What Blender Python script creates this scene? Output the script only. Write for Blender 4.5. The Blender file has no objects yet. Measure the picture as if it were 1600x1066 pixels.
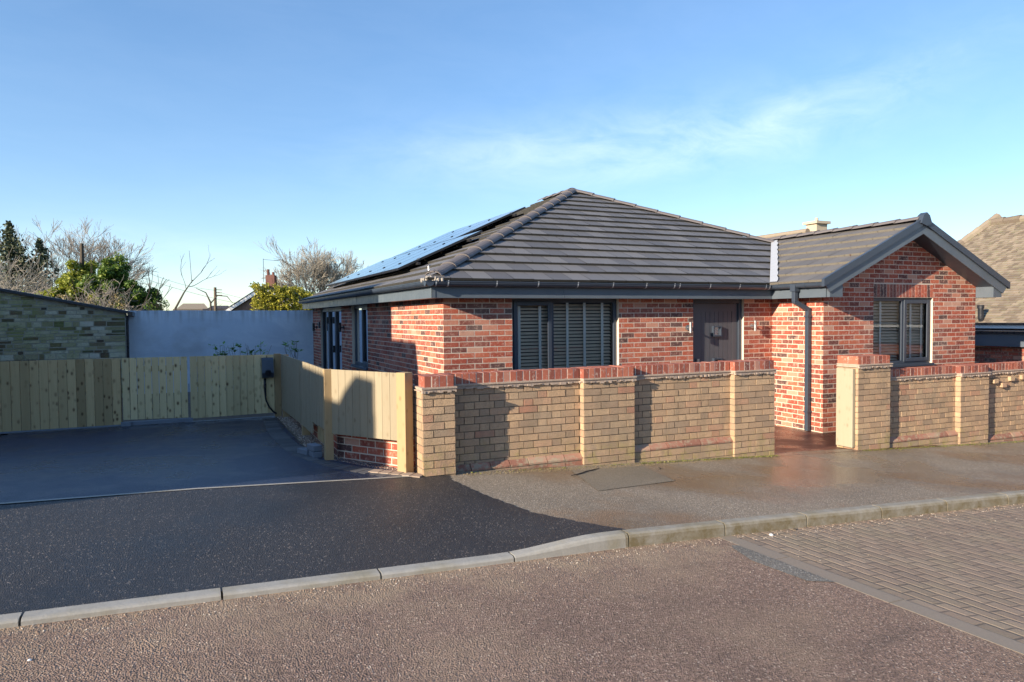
import bpy, math, random
from mathutils import Vector, Matrix
from math import sin, cos, pi, radians, atan2, sqrt
R = random.Random(7)
S = bpy.context.scene
COL = S.collection

# ------------------------------------------------------------------ camera
cam = bpy.data.cameras.new('camera'); co = bpy.data.objects.new('camera', cam); COL.objects.link(co)
cam.sensor_width = 36; cam.lens = 36*1110.1/1600; cam.clip_end = 2000; cam.clip_start = .05
yaw, pit, rol = .4298, -.0341, -.0088
fw = Vector((sin(yaw)*cos(pit), cos(yaw)*cos(pit), sin(pit)))
r0 = Vector((cos(yaw), -sin(yaw), 0)); u0 = r0.cross(fw)
rr = r0*cos(rol)+u0*sin(rol); uu = -r0*sin(rol)+u0*cos(rol)
m = Matrix((rr, uu, -fw)).transposed().to_4x4(); m.translation = (-3.1211, -9.0009, 1.8476)
co.matrix_world = m
S.camera = co

# ------------------------------------------------------------------ sun, sky, exposure
SUN = Vector((-1, -.275, .335)).normalized()           # towards the sun
sl = bpy.data.lights.new('sun', 'SUN'); sl.energy = 4.5; sl.angle = radians(.5); sl.color = (1, .85, .66)
so = bpy.data.objects.new('sun', sl); COL.objects.link(so)
so.rotation_euler = (-SUN).to_track_quat('-Z', 'Y').to_euler(); so.location = (-20, -8, 12)
W = bpy.data.worlds.new('World'); S.world = W; W.use_nodes = True
S.view_settings.view_transform = 'Standard'; S.view_settings.look = 'None'
S.view_settings.exposure = 1.17; S.view_settings.gamma = 1
S.cycles.max_bounces = 6; S.cycles.use_denoising = True
SKY = .14


class NT:
    """small node tree helper"""
    def __init__(s, nt):
        s.nt = nt; nt.nodes.clear()
    def n(s, t, ins=None, **kw):
        x = s.nt.nodes.new(t)
        for k, v in kw.items(): setattr(x, k, v)
        for k, v in (ins or {}).items(): s.set(x, k, v)
        return x
    def set(s, x, k, v):
        if isinstance(v, bpy.types.NodeSocket): s.nt.links.new(v, x.inputs[k])
        elif isinstance(v, bpy.types.Node): s.nt.links.new(v.outputs[0], x.inputs[k])
        else: x.inputs[k].default_value = v
    def m(s, op, a, b=0., c=None, clamp=False):
        d = {0: a, 1: b}
        if c is not None: d[2] = c
        return s.n('ShaderNodeMath', d, operation=op, use_clamp=clamp).outputs[0]
    def mix(s, f, a, b, mode='MIX'):
        x = s.n('ShaderNodeMix', data_type='RGBA', blend_type=mode)
        s.set(x, 0, f); s.set(x, 6, a); s.set(x, 7, b)
        return x.outputs[2]
    def ramp(s, f, stops, interp='LINEAR'):
        x = s.n('ShaderNodeValToRGB', {0: f}); e = x.color_ramp; e.interpolation = interp
        while len(e.elements) < len(stops): e.elements.new(.5)
        for i, (p, c) in enumerate(stops):
            e.elements[i].position = p; e.elements[i].color = tuple(c)+(1,) if len(c) == 3 else c
        return x.outputs[0]
    def noise(s, vec, scale, detail=4, rough=.55, dist=0.):
        return s.n('ShaderNodeTexNoise', {'Vector': vec, 'Scale': scale, 'Detail': detail, 'Roughness': rough, 'Distortion': dist}).outputs[0]
    def vscale(s, vec, v):
        return s.n('ShaderNodeVectorMath', {0: vec, 1: v}, operation='MULTIPLY').outputs[0]
    def maprange(s, f, a, b, c=0., d=1.):
        return s.n('ShaderNodeMapRange', {0: f, 1: a, 2: b, 3: c, 4: d}).outputs[0]


def G(v): return (v, v, v)


# sky: Nishita plus thin cirrus placed in world directions
w = NT(W.node_tree)
sky = w.n('ShaderNodeTexSky', sky_type='NISHITA', sun_disc=False, sun_elevation=math.asin(SUN.z),
          sun_rotation=atan2(SUN.x, SUN.y), altitude=100, air_density=.9, dust_density=.1, ozone_density=3.0)
tc = w.n('ShaderNodeTexCoord')
dirv = tc.outputs['Generated']
hsv = w.n('ShaderNodeHueSaturation', {'Hue': .505, 'Saturation': 1.22, 'Value': 1.08, 'Color': w.n('ShaderNodeGamma', {0: sky, 1: .74})})
def blob(c, wid, hgt):
    # gaussian patch round a direction c (azimuth spread wid, elevation spread hgt, in direction units)
    sep = w.n('ShaderNodeSeparateXYZ', {0: dirv})
    t = Vector((c[1], -c[0], 0)).normalized()
    a = w.m('ADD', w.m('MULTIPLY', sep.outputs[0], t.x), w.m('MULTIPLY', sep.outputs[1], t.y))
    f = w.m('ADD', w.m('MULTIPLY', sep.outputs[0], c[0]), w.m('MULTIPLY', sep.outputs[1], c[1]))
    e = w.m('SUBTRACT', sep.outputs[2], w.m('ADD', c[2], w.m('MULTIPLY', a, c[3])))
    q = w.m('ADD', w.m('POWER', w.m('DIVIDE', a, wid), 2.), w.m('POWER', w.m('DIVIDE', e, hgt), 2.))
    g = w.m('EXPONENT', w.m('MULTIPLY', q, -1.))
    return w.m('MULTIPLY', g, w.m('GREATER_THAN', f, 0.))
st = w.vscale(dirv, (1.0, 1.0, 2.6))
n1 = w.noise(st, 3.6, 9, .58, .5)
n2 = w.noise(w.n('ShaderNodeMapping', {'Vector': dirv, 'Rotation': (.3, .5, .2), 'Scale': (2., 5., 9.)}), 3.2, 8, .65, .6)
nn = w.m('ADD', w.m('MULTIPLY', n1, .6), w.m('MULTIPLY', n2, .4))
wisp = w.maprange(nn, .40, .80)
patches = w.m('ADD', blob((.58, .78, .232, .03), .24, .04), w.m('MULTIPLY', blob((.72, .66, .255, .25), .17, .03), .8))
patches = w.m('ADD', patches, w.m('MULTIPLY', blob((.40, .90, .215, .0), .2, .04), .5))
patches = w.m('ADD', patches, w.m('MULTIPLY', blob((-.02, .99, .08, -.05), .22, .03), .5))
patches = w.m('ADD', patches, .10)
cl = w.m('MULTIPLY', w.m('MULTIPLY', wisp, patches), .34, clamp=True)
skyc = w.mix(cl, hsv.outputs[0], (5.4, 5.8, 6.3, 1))
bg = w.n('ShaderNodeBackground', {'Color': skyc, 'Strength': SKY})
w.nt.links.new(bg.outputs[0], w.n('ShaderNodeOutputWorld').inputs[0])


# ------------------------------------------------------------------ materials
MAT = {}
def mat(name, fn):
    mt = bpy.data.materials.new(name); mt.use_nodes = True
    t = NT(mt.node_tree)
    p = t.n('ShaderNodeBsdfPrincipled')
    out = t.n('ShaderNodeOutputMaterial', {0: p.outputs[0]})
    t.P = p; t.OUT = out
    t.co = t.n('ShaderNodeTexCoord').outputs['Object']
    t.pos = t.n('ShaderNodeNewGeometry').outputs['Position']
    t.uv = t.n('ShaderNodeUVMap').outputs[0]
    fn(t); MAT[name] = mt
    return mt
def setp(t, col=None, rough=None, bump=None, bs=.3, bd=.01, metal=None, spec=None, coat=None):
    if col is not None: t.set(t.P, 'Base Color', col if not (isinstance(col, tuple) and len(col) == 3) else col+(1,))
    if rough is not None: t.set(t.P, 'Roughness', rough)
    if metal is not None: t.set(t.P, 'Metallic', metal)
    if spec is not None: t.set(t.P, 'Specular IOR Level', spec)
    if coat is not None: t.set(t.P, 'Coat Weight', coat); t.set(t.P, 'Coat Roughness', .15)
    if bump is not None:
        b = t.n('ShaderNodeBump', {'Strength': bs, 'Distance': bd, 'Height': bump}); t.set(t.P, 'Normal', b.outputs[0])
def tint(t):
    a = t.n('ShaderNodeAttribute', attribute_name='tint')
    s = t.n('ShaderNodeSeparateColor', {0: a.outputs[0]})
    return s.outputs[0], s.outputs[1], s.outputs[2]
def plain(col, rough=.6, vary=.15, scale=6., bump=0., metal=0., spec=.5, bd=.004):
    def f(t):
        n = t.noise(t.pos, scale, 5, .6)
        c = t.mix(n, tuple(x*(1-vary) for x in col)+(1,), tuple(min(1, x*(1+vary)) for x in col)+(1,))
        r = t.maprange(t.noise(t.pos, scale*2.3, 3), .3, .7, max(0, rough-.08), min(1, rough+.08))
        setp(t, c, r, t.noise(t.pos, scale*14, 3) if bump else None, bump, bd, metal, spec)
    return f

def brick_red(t):
    a, b, c = tint(t)
    base = t.ramp(a, [(0, (.085, .05, .048)), (.06, (.11, .055, .05)), (.13, (.20, .06, .045)), (.4, (.29, .066, .042)), (.62, (.39, .09, .052)), (.88, (.46, .135, .075)), (.94, (.48, .21, .14)), (1, (.50, .28, .20))])
    n = t.noise(t.pos, 22, 6, .7)
    base = t.mix(t.maprange(n, .50, .66, 0, .65), base, (.54, .34, .26, 1))
    n2 = t.noise(t.pos, 38, 4, .6, .5)
    base = t.mix(t.maprange(n2, .60, .72, 0, .6), base, (.09, .035, .035, 1))
    n3 = t.noise(t.pos, 1.3, 3)
    base = t.mix(t.maprange(n3, .45, .75, 0, .18), base, (.60, .48, .40, 1))
    setp(t, base, .86, t.noise(t.pos, 70, 5, .7), .5, .006, spec=.3)
mat('brick_red', brick_red)
def mortar(col, dk):
    def f(t):
        n = t.noise(t.pos, 9, 6, .7)
        setp(t, t.mix(n, dk+(1,), col+(1,)), .95, t.noise(t.pos, 120, 4), .6, .006, spec=.2)
    return f
mat('mortar_pale', mortar((.70, .61, .50), (.50, .43, .35)))
mat('mortar_dark', mortar((.30, .24, .17), (.11, .085, .06)))
def coping(t):
    a, b, c = tint(t)
    base = t.ramp(a, [(0, (.15, .055, .045)), (.2, (.25, .075, .05)), (.5, (.34, .10, .062)), (.8, (.41, .135, .08)), (1, (.38, .20, .15))])
    base = t.mix(t.maprange(t.noise(t.pos, 26, 5, .7), .55, .7, 0, .7), base, (.60, .52, .44, 1))
    setp(t, base, .72, t.noise(t.pos, 90, 4), .25, .004, spec=.4)
mat('coping_brick', coping)
def buff(t):
    a, b, c = tint(t)
    base = t.ramp(a, [(0, (.34, .245, .17)), (.25, (.43, .30, .195)), (.5, (.49, .335, .21)), (.8, (.55, .385, .24)), (.96, (.50, .31, .20)), (1, (.42, .21, .14))])
    n = t.noise(t.pos, 60, 6, .75)
    base = t.mix(t.maprange(n, .4, .7, .0, .5), base, (.26, .19, .13, 1))
    n1 = t.noise(t.pos, 3.2, 4, .6)
    base = t.mix(t.maprange(n1, .5, .7, 0, .3), base, (.40, .34, .25, 1))
    st_ = t.noise(t.vscale(t.pos, (2.6, 2.6, 1.1)), 1., 6, .68, .6)
    base = t.mix(t.maprange(st_, .5, .68, 0, .55), base, (.22, .18, .125, 1))
    z = t.n('ShaderNodeSeparateXYZ', {0: t.pos})
    hz = t.m('SUBTRACT', z.outputs[2], t.m('ADD', .27, t.m('MULTIPLY', z.outputs[0], -.0465)))
    moss = t.m('MULTIPLY', t.maprange(hz, .02, .35, .75, .0), t.maprange(t.noise(t.pos, 7, 6, .7), .48, .66), clamp=True)
    base = t.mix(moss, base, (.33, .29, .10, 1))
    setp(t, base, .93, t.noise(t.pos, 85, 6, .75), .9, .01, spec=.2)
mat('brick_buff', buff)
def tilecreasing(t):
    n = t.noise(t.pos, 25, 5, .7)
    setp(t, t.mix(n, (.26, .18, .13, 1), (.52, .43, .35, 1)), .9, t.noise(t.pos, 60, 4), .5, .006)
mat('tile_creasing', tilecreasing)
def spray(t):
    a, b, c = tint(t)
    base = t.ramp(a, [(0, (.22, .10, .07)), (.5, (.33, .15, .10)), (1, (.42, .26, .18))])
    n = t.noise(t.pos, 14, 6, .7)
    base = t.mix(t.maprange(n, .48, .62, 0, .8), base, (.33, .29, .20, 1))
    setp(t, base, .9, t.noise(t.pos, 60, 5), .7, .008)
mat('plinth_brick', spray)

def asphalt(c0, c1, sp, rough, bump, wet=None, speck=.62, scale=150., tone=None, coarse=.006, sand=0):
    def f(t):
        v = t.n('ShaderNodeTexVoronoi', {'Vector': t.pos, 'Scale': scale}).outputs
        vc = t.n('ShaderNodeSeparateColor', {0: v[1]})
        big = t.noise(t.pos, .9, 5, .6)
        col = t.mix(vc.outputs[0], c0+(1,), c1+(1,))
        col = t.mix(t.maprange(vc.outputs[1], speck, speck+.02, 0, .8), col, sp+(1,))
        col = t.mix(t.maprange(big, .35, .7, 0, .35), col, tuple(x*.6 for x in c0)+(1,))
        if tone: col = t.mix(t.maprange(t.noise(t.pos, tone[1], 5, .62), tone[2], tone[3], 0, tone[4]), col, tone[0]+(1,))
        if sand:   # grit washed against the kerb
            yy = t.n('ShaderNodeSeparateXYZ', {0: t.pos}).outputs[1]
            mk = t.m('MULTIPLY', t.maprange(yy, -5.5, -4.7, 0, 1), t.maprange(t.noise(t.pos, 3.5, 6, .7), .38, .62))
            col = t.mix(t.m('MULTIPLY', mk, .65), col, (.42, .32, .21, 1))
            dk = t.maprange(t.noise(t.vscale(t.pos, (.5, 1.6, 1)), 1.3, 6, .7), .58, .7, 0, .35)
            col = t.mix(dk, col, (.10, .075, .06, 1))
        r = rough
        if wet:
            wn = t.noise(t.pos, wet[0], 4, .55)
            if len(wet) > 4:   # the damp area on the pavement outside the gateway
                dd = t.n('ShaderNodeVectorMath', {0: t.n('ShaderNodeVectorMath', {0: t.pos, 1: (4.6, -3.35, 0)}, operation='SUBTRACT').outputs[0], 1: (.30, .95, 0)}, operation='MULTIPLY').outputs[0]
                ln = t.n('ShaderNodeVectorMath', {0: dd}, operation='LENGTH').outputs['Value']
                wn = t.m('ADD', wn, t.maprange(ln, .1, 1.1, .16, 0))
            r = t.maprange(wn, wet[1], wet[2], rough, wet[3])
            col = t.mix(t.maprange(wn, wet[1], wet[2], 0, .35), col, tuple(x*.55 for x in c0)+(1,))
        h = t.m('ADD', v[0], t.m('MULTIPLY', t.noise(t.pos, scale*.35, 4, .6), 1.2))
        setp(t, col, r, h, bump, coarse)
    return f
mat('road_tarmac', asphalt((.125, .082, .062), (.37, .25, .19), (.62, .50, .40), .9, .95, speck=.95, scale=105, sand=1, tone=((.34, .25, .17), 1.1, .46, .72, .5), coarse=.011))
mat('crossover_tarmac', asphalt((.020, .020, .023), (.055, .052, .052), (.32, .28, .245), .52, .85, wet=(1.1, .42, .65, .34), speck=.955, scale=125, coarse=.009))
mat('driveway_tarmac', asphalt((.010, .019, .050), (.030, .046, .090), (.20, .20, .20), .44, .5, wet=(1.3, .42, .62, .24), speck=.975, scale=120))  # blue of the sky-lit shade is mixed into these base colours
mat('pavement_tarmac', asphalt((.185, .15, .108), (.33, .27, .20), (.52, .45, .36), .70, .6, wet=(.75, .50, .64, .20, 1), speck=.88, scale=110, tone=((.22, .12, .05), .8, .50, .66, .6), coarse=.009))
mat('patch_tarmac', asphalt((.17, .14, .10), (.28, .24, .175), (.30, .26, .22), .6, .5, speck=.9, scale=120))
mat('grey_patch', asphalt((.12, .11, .095), (.25, .23, .195), (.40, .37, .32), .9, .9, speck=.92, scale=95))
mat('patio_tarmac', asphalt((.085, .035, .025), (.14, .06, .042), (.2, .12, .1), .45, .4, wet=(2.2, .4, .6, .25), speck=.95, scale=100))
def kerbm(t):
    n = t.noise(t.pos, 14, 6, .7); n2 = t.noise(t.pos, 3, 4)
    c = t.mix(n, (.26, .245, .21, 1), (.46, .44, .39, 1))
    c = t.mix(t.maprange(n2, .5, .7, 0, .5), c, (.24, .20, .10, 1))
    x = t.n('ShaderNodeSeparateXYZ', {0: t.pos})
    old = t.m('MULTIPLY', t.m('GREATER_THAN', x.outputs[0], -.20), t.maprange(t.noise(t.pos, 9, 5, .7), .35, .62, .4, 1.))
    nz = t.n('ShaderNodeSeparateXYZ', {0: t.n('ShaderNodeNewGeometry').outputs['Normal']})
    old = t.m('MULTIPLY', old, t.maprange(nz.outputs[2], .3, .9, 1., .5))
    c = t.mix(old, c, (.17, .135, .07, 1))
    setp(t, c, .75, t.noise(t.pos, 70, 5, .7), .4, .006)
mat('kerb_concrete', kerbm)
def blocks(t):
    sx = t.n('ShaderNodeSeparateXYZ', {0: t.pos})
    wob = t.noise(t.pos, 3.5, 2)
    u = t.m('ADD', sx.outputs[1], t.m('MULTIPLY', wob, .02)); v = t.m('ADD', sx.outputs[0], t.m('MULTIPLY', wob, .03))
    row = t.m('FLOOR', t.m('DIVIDE', v, .102)); fv = t.m('FRACT', t.m('DIVIDE', v, .102))
    uo = t.m('DIVIDE', t.m('ADD', u, t.m('MULTIPLY', t.m('MODULO', t.m('ABSOLUTE', row), 2.), .102)), .204)
    cn = t.m('FLOOR', uo); fu = t.m('FRACT', uo)
    du = t.m('MULTIPLY', t.m('MINIMUM', fu, t.m('SUBTRACT', 1., fu)), .204)
    dv = t.m('MULTIPLY', t.m('MINIMUM', fv, t.m('SUBTRACT', 1., fv)), .102)
    d = t.m('MINIMUM', du, dv)
    joint = t.maprange(d, .003, .010, 1, 0)
    hgt = t.maprange(d, .0, .014, 0, 1)
    wn = t.n('ShaderNodeTexWhiteNoise', {0: t.n('ShaderNodeCombineXYZ', {0: row, 1: cn})}, noise_dimensions='3D').outputs[0]
    c = t.ramp(wn, [(0, (.23, .165, .115)), (.5, (.29, .205, .14)), (1, (.34, .25, .175))])
    c = t.mix(t.maprange(t.noise(t.pos, 90, 5, .7), .35, .7, 0, .7), c, (.27, .22, .17, 1))
    c = t.mix(t.maprange(t.noise(t.pos, 2.1, 5, .7), .45, .7, 0, .5), c, (.28, .24, .15, 1))
    c = t.mix(t.m('MULTIPLY', joint, t.maprange(t.noise(t.pos, 5, 3), .35, .65, .05, .55)), c, (.10, .08, .06, 1))
    h = t.m('ADD', t.m('MULTIPLY', hgt, 1.), t.m('ADD', t.m('MULTIPLY', t.noise(t.pos, 90, 4, .7), .6), t.m('MULTIPLY', wn, .25)))
    setp(t, c, .68, h, .9, .012)
mat('paving_blocks', blocks)
def slabm(t):
    n = t.noise(t.pos, 60, 6, .7)
    setp(t, t.mix(n, (.19, .155, .12, 1), (.30, .25, .19, 1)), .6, t.noise(t.pos, 90, 4), .5, .005)
mat('channel_block', slabm)
def edgeblock(t):
    a, b, c = tint(t)
    setp(t, t.ramp(a, [(0, (.055, .058, .065)), (1, (.11, .11, .115))]), .65, t.noise(t.pos, 90, 4), .5, .004)
mat('charcoal_block', edgeblock)
def sandblock(t):
    a, b, c = tint(t)
    setp(t, t.ramp(a, [(0, (.26, .19, .14)), (1, (.42, .35, .28))]), .8, t.noise(t.pos, 90, 4), .5, .004)
mat('pale_edging', sandblock)
def grav(t):
    a, b, c = tint(t)
    setp(t, t.ramp(a, [(0, (.11, .07, .05)), (.35, (.25, .155, .11)), (.7, (.38, .29, .21)), (1, (.60, .53, .45))]), .85)
mat('gravel', grav)
mat('debris', plain((.20, .155, .09), .95, .5, 40, .5))
mat('soil', plain((.13, .10, .07), .95, .4, 8, .8, bd=.02))
def groundm(t):
    n = t.noise(t.pos, .35, 6, .6)
    setp(t, t.mix(n, (.055, .075, .025, 1), (.13, .12, .06, 1)), .95, t.noise(t.pos, 6, 5), .5, .05)
mat('grass_ground', groundm)
def anth(t):
    n = t.noise(t.pos, 3, 4)
    setp(t, t.mix(n, (.034, .047, .070, 1), (.050, .064, .088, 1)), t.maprange(t.noise(t.pos, 8, 4), .3, .7, .30, .42), None)
mat('anthracite_upvc', anth)
mat('fascia_board', lambda t: setp(t, t.mix(t.noise(t.pos, 2.5, 5), (.070, .092, .118, 1), (.120, .145, .172, 1)), t.maprange(t.noise(t.pos, 11, 4), .3, .7, .28, .45)))
mat('door_paint', plain((.075, .078, .092), .4, .1, 4))
mat('black_plastic', plain((.02, .022, .028), .3, .2, 6))
mat('steel', plain((.45, .46, .47), .3, .1, 10, metal=.9))
mat('bracket_grey', plain((.42, .45, .47), .4, .1, 10))
mat('white_paint', plain((.80, .80, .78), .5, .04, 5))
mat('white_blind', plain((.88, .83, .77), .6, .04, 5))
mat('blind_slat', plain((.88, .70, .55), .45, .1, 5))
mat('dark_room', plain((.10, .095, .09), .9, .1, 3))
def rooftile(t):
    a, b, c = tint(t)
    base = t.ramp(a, [(0, (.100, .098, .102)), (.5, (.138, .135, .137)), (1, (.178, .172, .170))])
    base = t.mix(t.maprange(t.noise(t.pos, 2.2, 6, .65), .45, .72, 0, .3), base, (.165, .155, .15, 1))
    base = t.mix(t.maprange(t.noise(t.pos, 160, 3, .6), .6, .7, 0, .35), base, (.2, .19, .18, 1))
    setp(t, base, .62, t.noise(t.pos, 110, 4, .6), .35, .004)
mat('roof_tile', rooftile)
def rooftile_wing(t):
    a, b, c = tint(t)
    base = t.ramp(a, [(0, (.105, .10, .10)), (1, (.142, .134, .130))])
    base = t.mix(t.maprange(t.noise(t.pos, 3, 6, .65), .42, .7, 0, .35), base, (.18, .165, .14, 1))
    setp(t, base, .68, t.noise(t.pos, 110, 4, .6), .35, .004)
mat('roof_tile_dusty', rooftile_wing)
mat('tile_butt', plain((.042, .04, .034), .9, .35, 30, .5))  # butt edges darkened by colour to draw the shade line of each course
mat('tile_butt_pale', plain((.15, .135, .11), .9, .25, 30, .5))
mat('ridge_tile', plain((.135, .12, .118), .65, .18, 9, .3))
mat('lead', plain((.52, .53, .54), .45, .12, 12, .3, metal=.25))
mat('bedding', plain((.45, .41, .36), .95, .3, 20, .8, bd=.02))
def panelglass(t):
    setp(t, (.008, .016, .045), .08, None, spec=.45, coat=.1)
mat('panel_glass', panelglass)
mat('panel_frame', plain((.02, .02, .022), .35, .1, 4))
def glass(t):
    tr = t.n('ShaderNodeBsdfTransparent', {0: (.93, .95, .94, 1)}); gl = t.n('ShaderNodeBsdfGlossy', {0: (.9, .95, 1, 1), 1: .015})
    fr = t.n('ShaderNodeFresnel', {0: 1.42})
    mx = t.n('ShaderNodeMixShader', {0: t.m('ADD', fr.outputs[0], .02), 1: tr.outputs[0], 2: gl.outputs[0]})
    t.nt.links.new(mx.outputs[0], t.OUT.inputs[0])
mat('window_glass', glass)
def woodm(dark, light, knots=.5):
    def f(t):
        a, b, c = tint(t)
        p = t.n('ShaderNodeVectorMath', {0: t.pos, 1: t.n('ShaderNodeCombineXYZ', {0: t.m('MULTIPLY', b, 47.), 1: t.m('MULTIPLY', c, 35.), 2: t.m('MULTIPLY', b, 91.)})}, operation='ADD').outputs[0]
        g = t.noise(t.vscale(p, (38, 38, 1.6)), 1.0, 5, .6, 1.6)
        col = t.mix(g, dark+(1,), light+(1,))
        col = t.mix(t.m('MULTIPLY', a, .8), col, tuple(x*.42 for x in dark)+(1,))
        kv = t.n('ShaderNodeTexVoronoi', {'Vector': t.vscale(p, (13., 13., 8.)), 'Scale': 1., 'Randomness': 1.}).outputs[0]
        km = t.maprange(t.noise(t.vscale(p, (3, 3, 1.3)), 1., 2), .42, .58)
        col = t.mix(t.m('MULTIPLY', t.maprange(kv, .12, .24, knots, 0), km), col, (.055, .03, .015, 1))
        col = t.mix(t.maprange(kv, .18, .36, knots*.35, 0), col, (.22, .13, .055, 1))
        setp(t, col, .8, g, .25, .003, spec=.3)
    return f
mat('fence_wood', woodm((.54, .38, .18), (.84, .65, .36), .95))
mat('fence_wood_green', woodm((.55, .43, .22), (.78, .64, .37), .95))
mat('fence_wood_fresh', woodm((.30, .25, .165), (.37, .315, .22), .3))
mat('post_wood', woodm((.36, .25, .125), (.46, .33, .18), .3))
mat('gate_timber', woodm((.34, .295, .205), (.40, .355, .255), .25))
def stone(t):
    a, b, c = tint(t)
    base = t.ramp(a, [(0, (.09, .08, .065)), (.12, (.16, .11, .07)), (.3, (.34, .30, .18)), (.6, (.50, .45, .29)), (.85, (.60, .56, .42)), (1, (.66, .62, .52))])
    base = t.mix(t.maprange(t.noise(t.pos, 1.2, 5, .65), .42, .65, 0, .55), base, (.30, .35, .10, 1))
    base = t.mix(t.maprange(t.noise(t.pos, 12, 6, .7), .5, .7, 0, .5), base, (.15, .14, .10, 1))
    setp(t, base, .95, t.noise(t.pos, 18, 6, .7), .9, .03, spec=.2)
mat('rubble_stone', stone)
mat('stone_mortar', mortar((.55, .52, .43), (.20, .19, .14)))
def render_m(t):
    n = t.noise(t.pos, .55, 5, .6, .8)
    c = t.mix(n, (.50, .57, .67, 1), (.66, .74, .84, 1))  # blue cast of the shaded wall is put into these greys
    c = t.mix(t.maprange(t.noise(t.vscale(t.pos, (.7, 1, 1.3)), 1.0, 6, .65, .9), .45, .7, 0, .7), c, (.80, .86, .92, 1))
    c = t.mix(t.maprange(t.noise(t.vscale(t.pos, (.6, 1, .8)), 1.3, 5, .6), .55, .75, 0, .5), c, (.38, .39, .40, 1))
    x = t.n('ShaderNodeSeparateXYZ', {0: t.pos})
    top = t.maprange(x.outputs[2], 1.7, 2.1, 0, 1)
    st = t.noise(t.vscale(t.pos, (9, 1, .6)), 1., 4, .6)
    c = t.mix(t.m('MULTIPLY', top, t.maprange(st, .45, .7, 0, .65)), c, (.20, .19, .15, 1))
    setp(t, c, .95, t.noise(t.pos, 45, 4), .3, .006, spec=.2)
mat('cement_render', render_m)
mat('slate_dark', plain((.04, .045, .055), .5, .2, 5))
def oldroof(t):
    a, b, c = tint(t)
    base = t.ramp(a, [(0, (.14, .11, .085)), (.5, (.21, .17, .13)), (1, (.28, .23, .175))])
    base = t.mix(t.maprange(t.noise(t.pos, 9, 6, .7), .5, .68, 0, .8), base, (.21, .20, .12, 1))
    setp(t, base, .95, t.noise(t.pos, 45, 4), .5, .01)
mat('old_tile', oldroof)
mat('far_wall', plain((.20, .13, .10), .9, .2, 4))
mat('neighbour_wall', plain((.32, .24, .18), .9, .15, 3))
mat('far_stone', plain((.48, .40, .29), .9, .25, 7))
mat('terracotta', plain((.15, .065, .05), .8, .2, 6))
mat('far_slate', plain((.06, .055, .06), .7, .2, 3))
mat('pole_wood', plain((.13, .10, .07), .9, .2, 6))
mat('wire_black', plain((.03, .03, .03), .6, .1, 3))
mat('bark_dark', plain((.075, .06, .045), .95, .3, 8))
mat('bark_pale', plain((.33, .29, .24), .95, .25, 8))
mat('bark_grey', plain((.36, .32, .26), .95, .25, 8))
def leaf(ramp, transl=.25, rough=.5):
    def f(t):
        a, b, c = tint(t)
        base = t.ramp(a, ramp)
        setp(t, base, rough, spec=.4)
        tr = t.n('ShaderNodeBsdfTranslucent', {0: base})
        mx = t.n('ShaderNodeMixShader', {0: transl, 1: t.P.outputs[0], 2: tr.outputs[0]})
        t.nt.links.new(mx.outputs[0], t.OUT.inputs[0])
    return f
mat('leaf_ivy', leaf([(0, (.09, .13, .025)), (.5, (.24, .29, .045)), (1, (.46, .46, .08))], .35))
mat('leaf_yellow', leaf([(0, (.14, .15, .02)), (.5, (.36, .35, .045)), (1, (.56, .50, .07))], .35))
mat('leaf_dark', leaf([(0, (.045, .085, .02)), (.6, (.13, .22, .035)), (1, (.32, .38, .06))], .35))
mat('leaf_conifer', leaf([(0, (.03, .045, .025)), (.6, (.075, .095, .05)), (1, (.15, .15, .08))], .1, .7))
mat('leaf_brown', leaf([(0, (.16, .12, .055)), (.6, (.32, .26, .12)), (1, (.46, .40, .22))], .15, .8))
mat('leaf_shrub', leaf([(0, (.06, .16, .03)), (1, (.18, .36, .06))], .25, .4))
mat('moss', leaf([(0, (.07, .08, .02)), (.6, (.17, .19, .03)), (1, (.30, .27, .10))], .2, .9))
mat('blue_brick', plain((.09, .10, .12), .6, .2, 12, .4))
mat('paving_grey', plain((.17, .19, .225), .7, .2, 12, .4))


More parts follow.
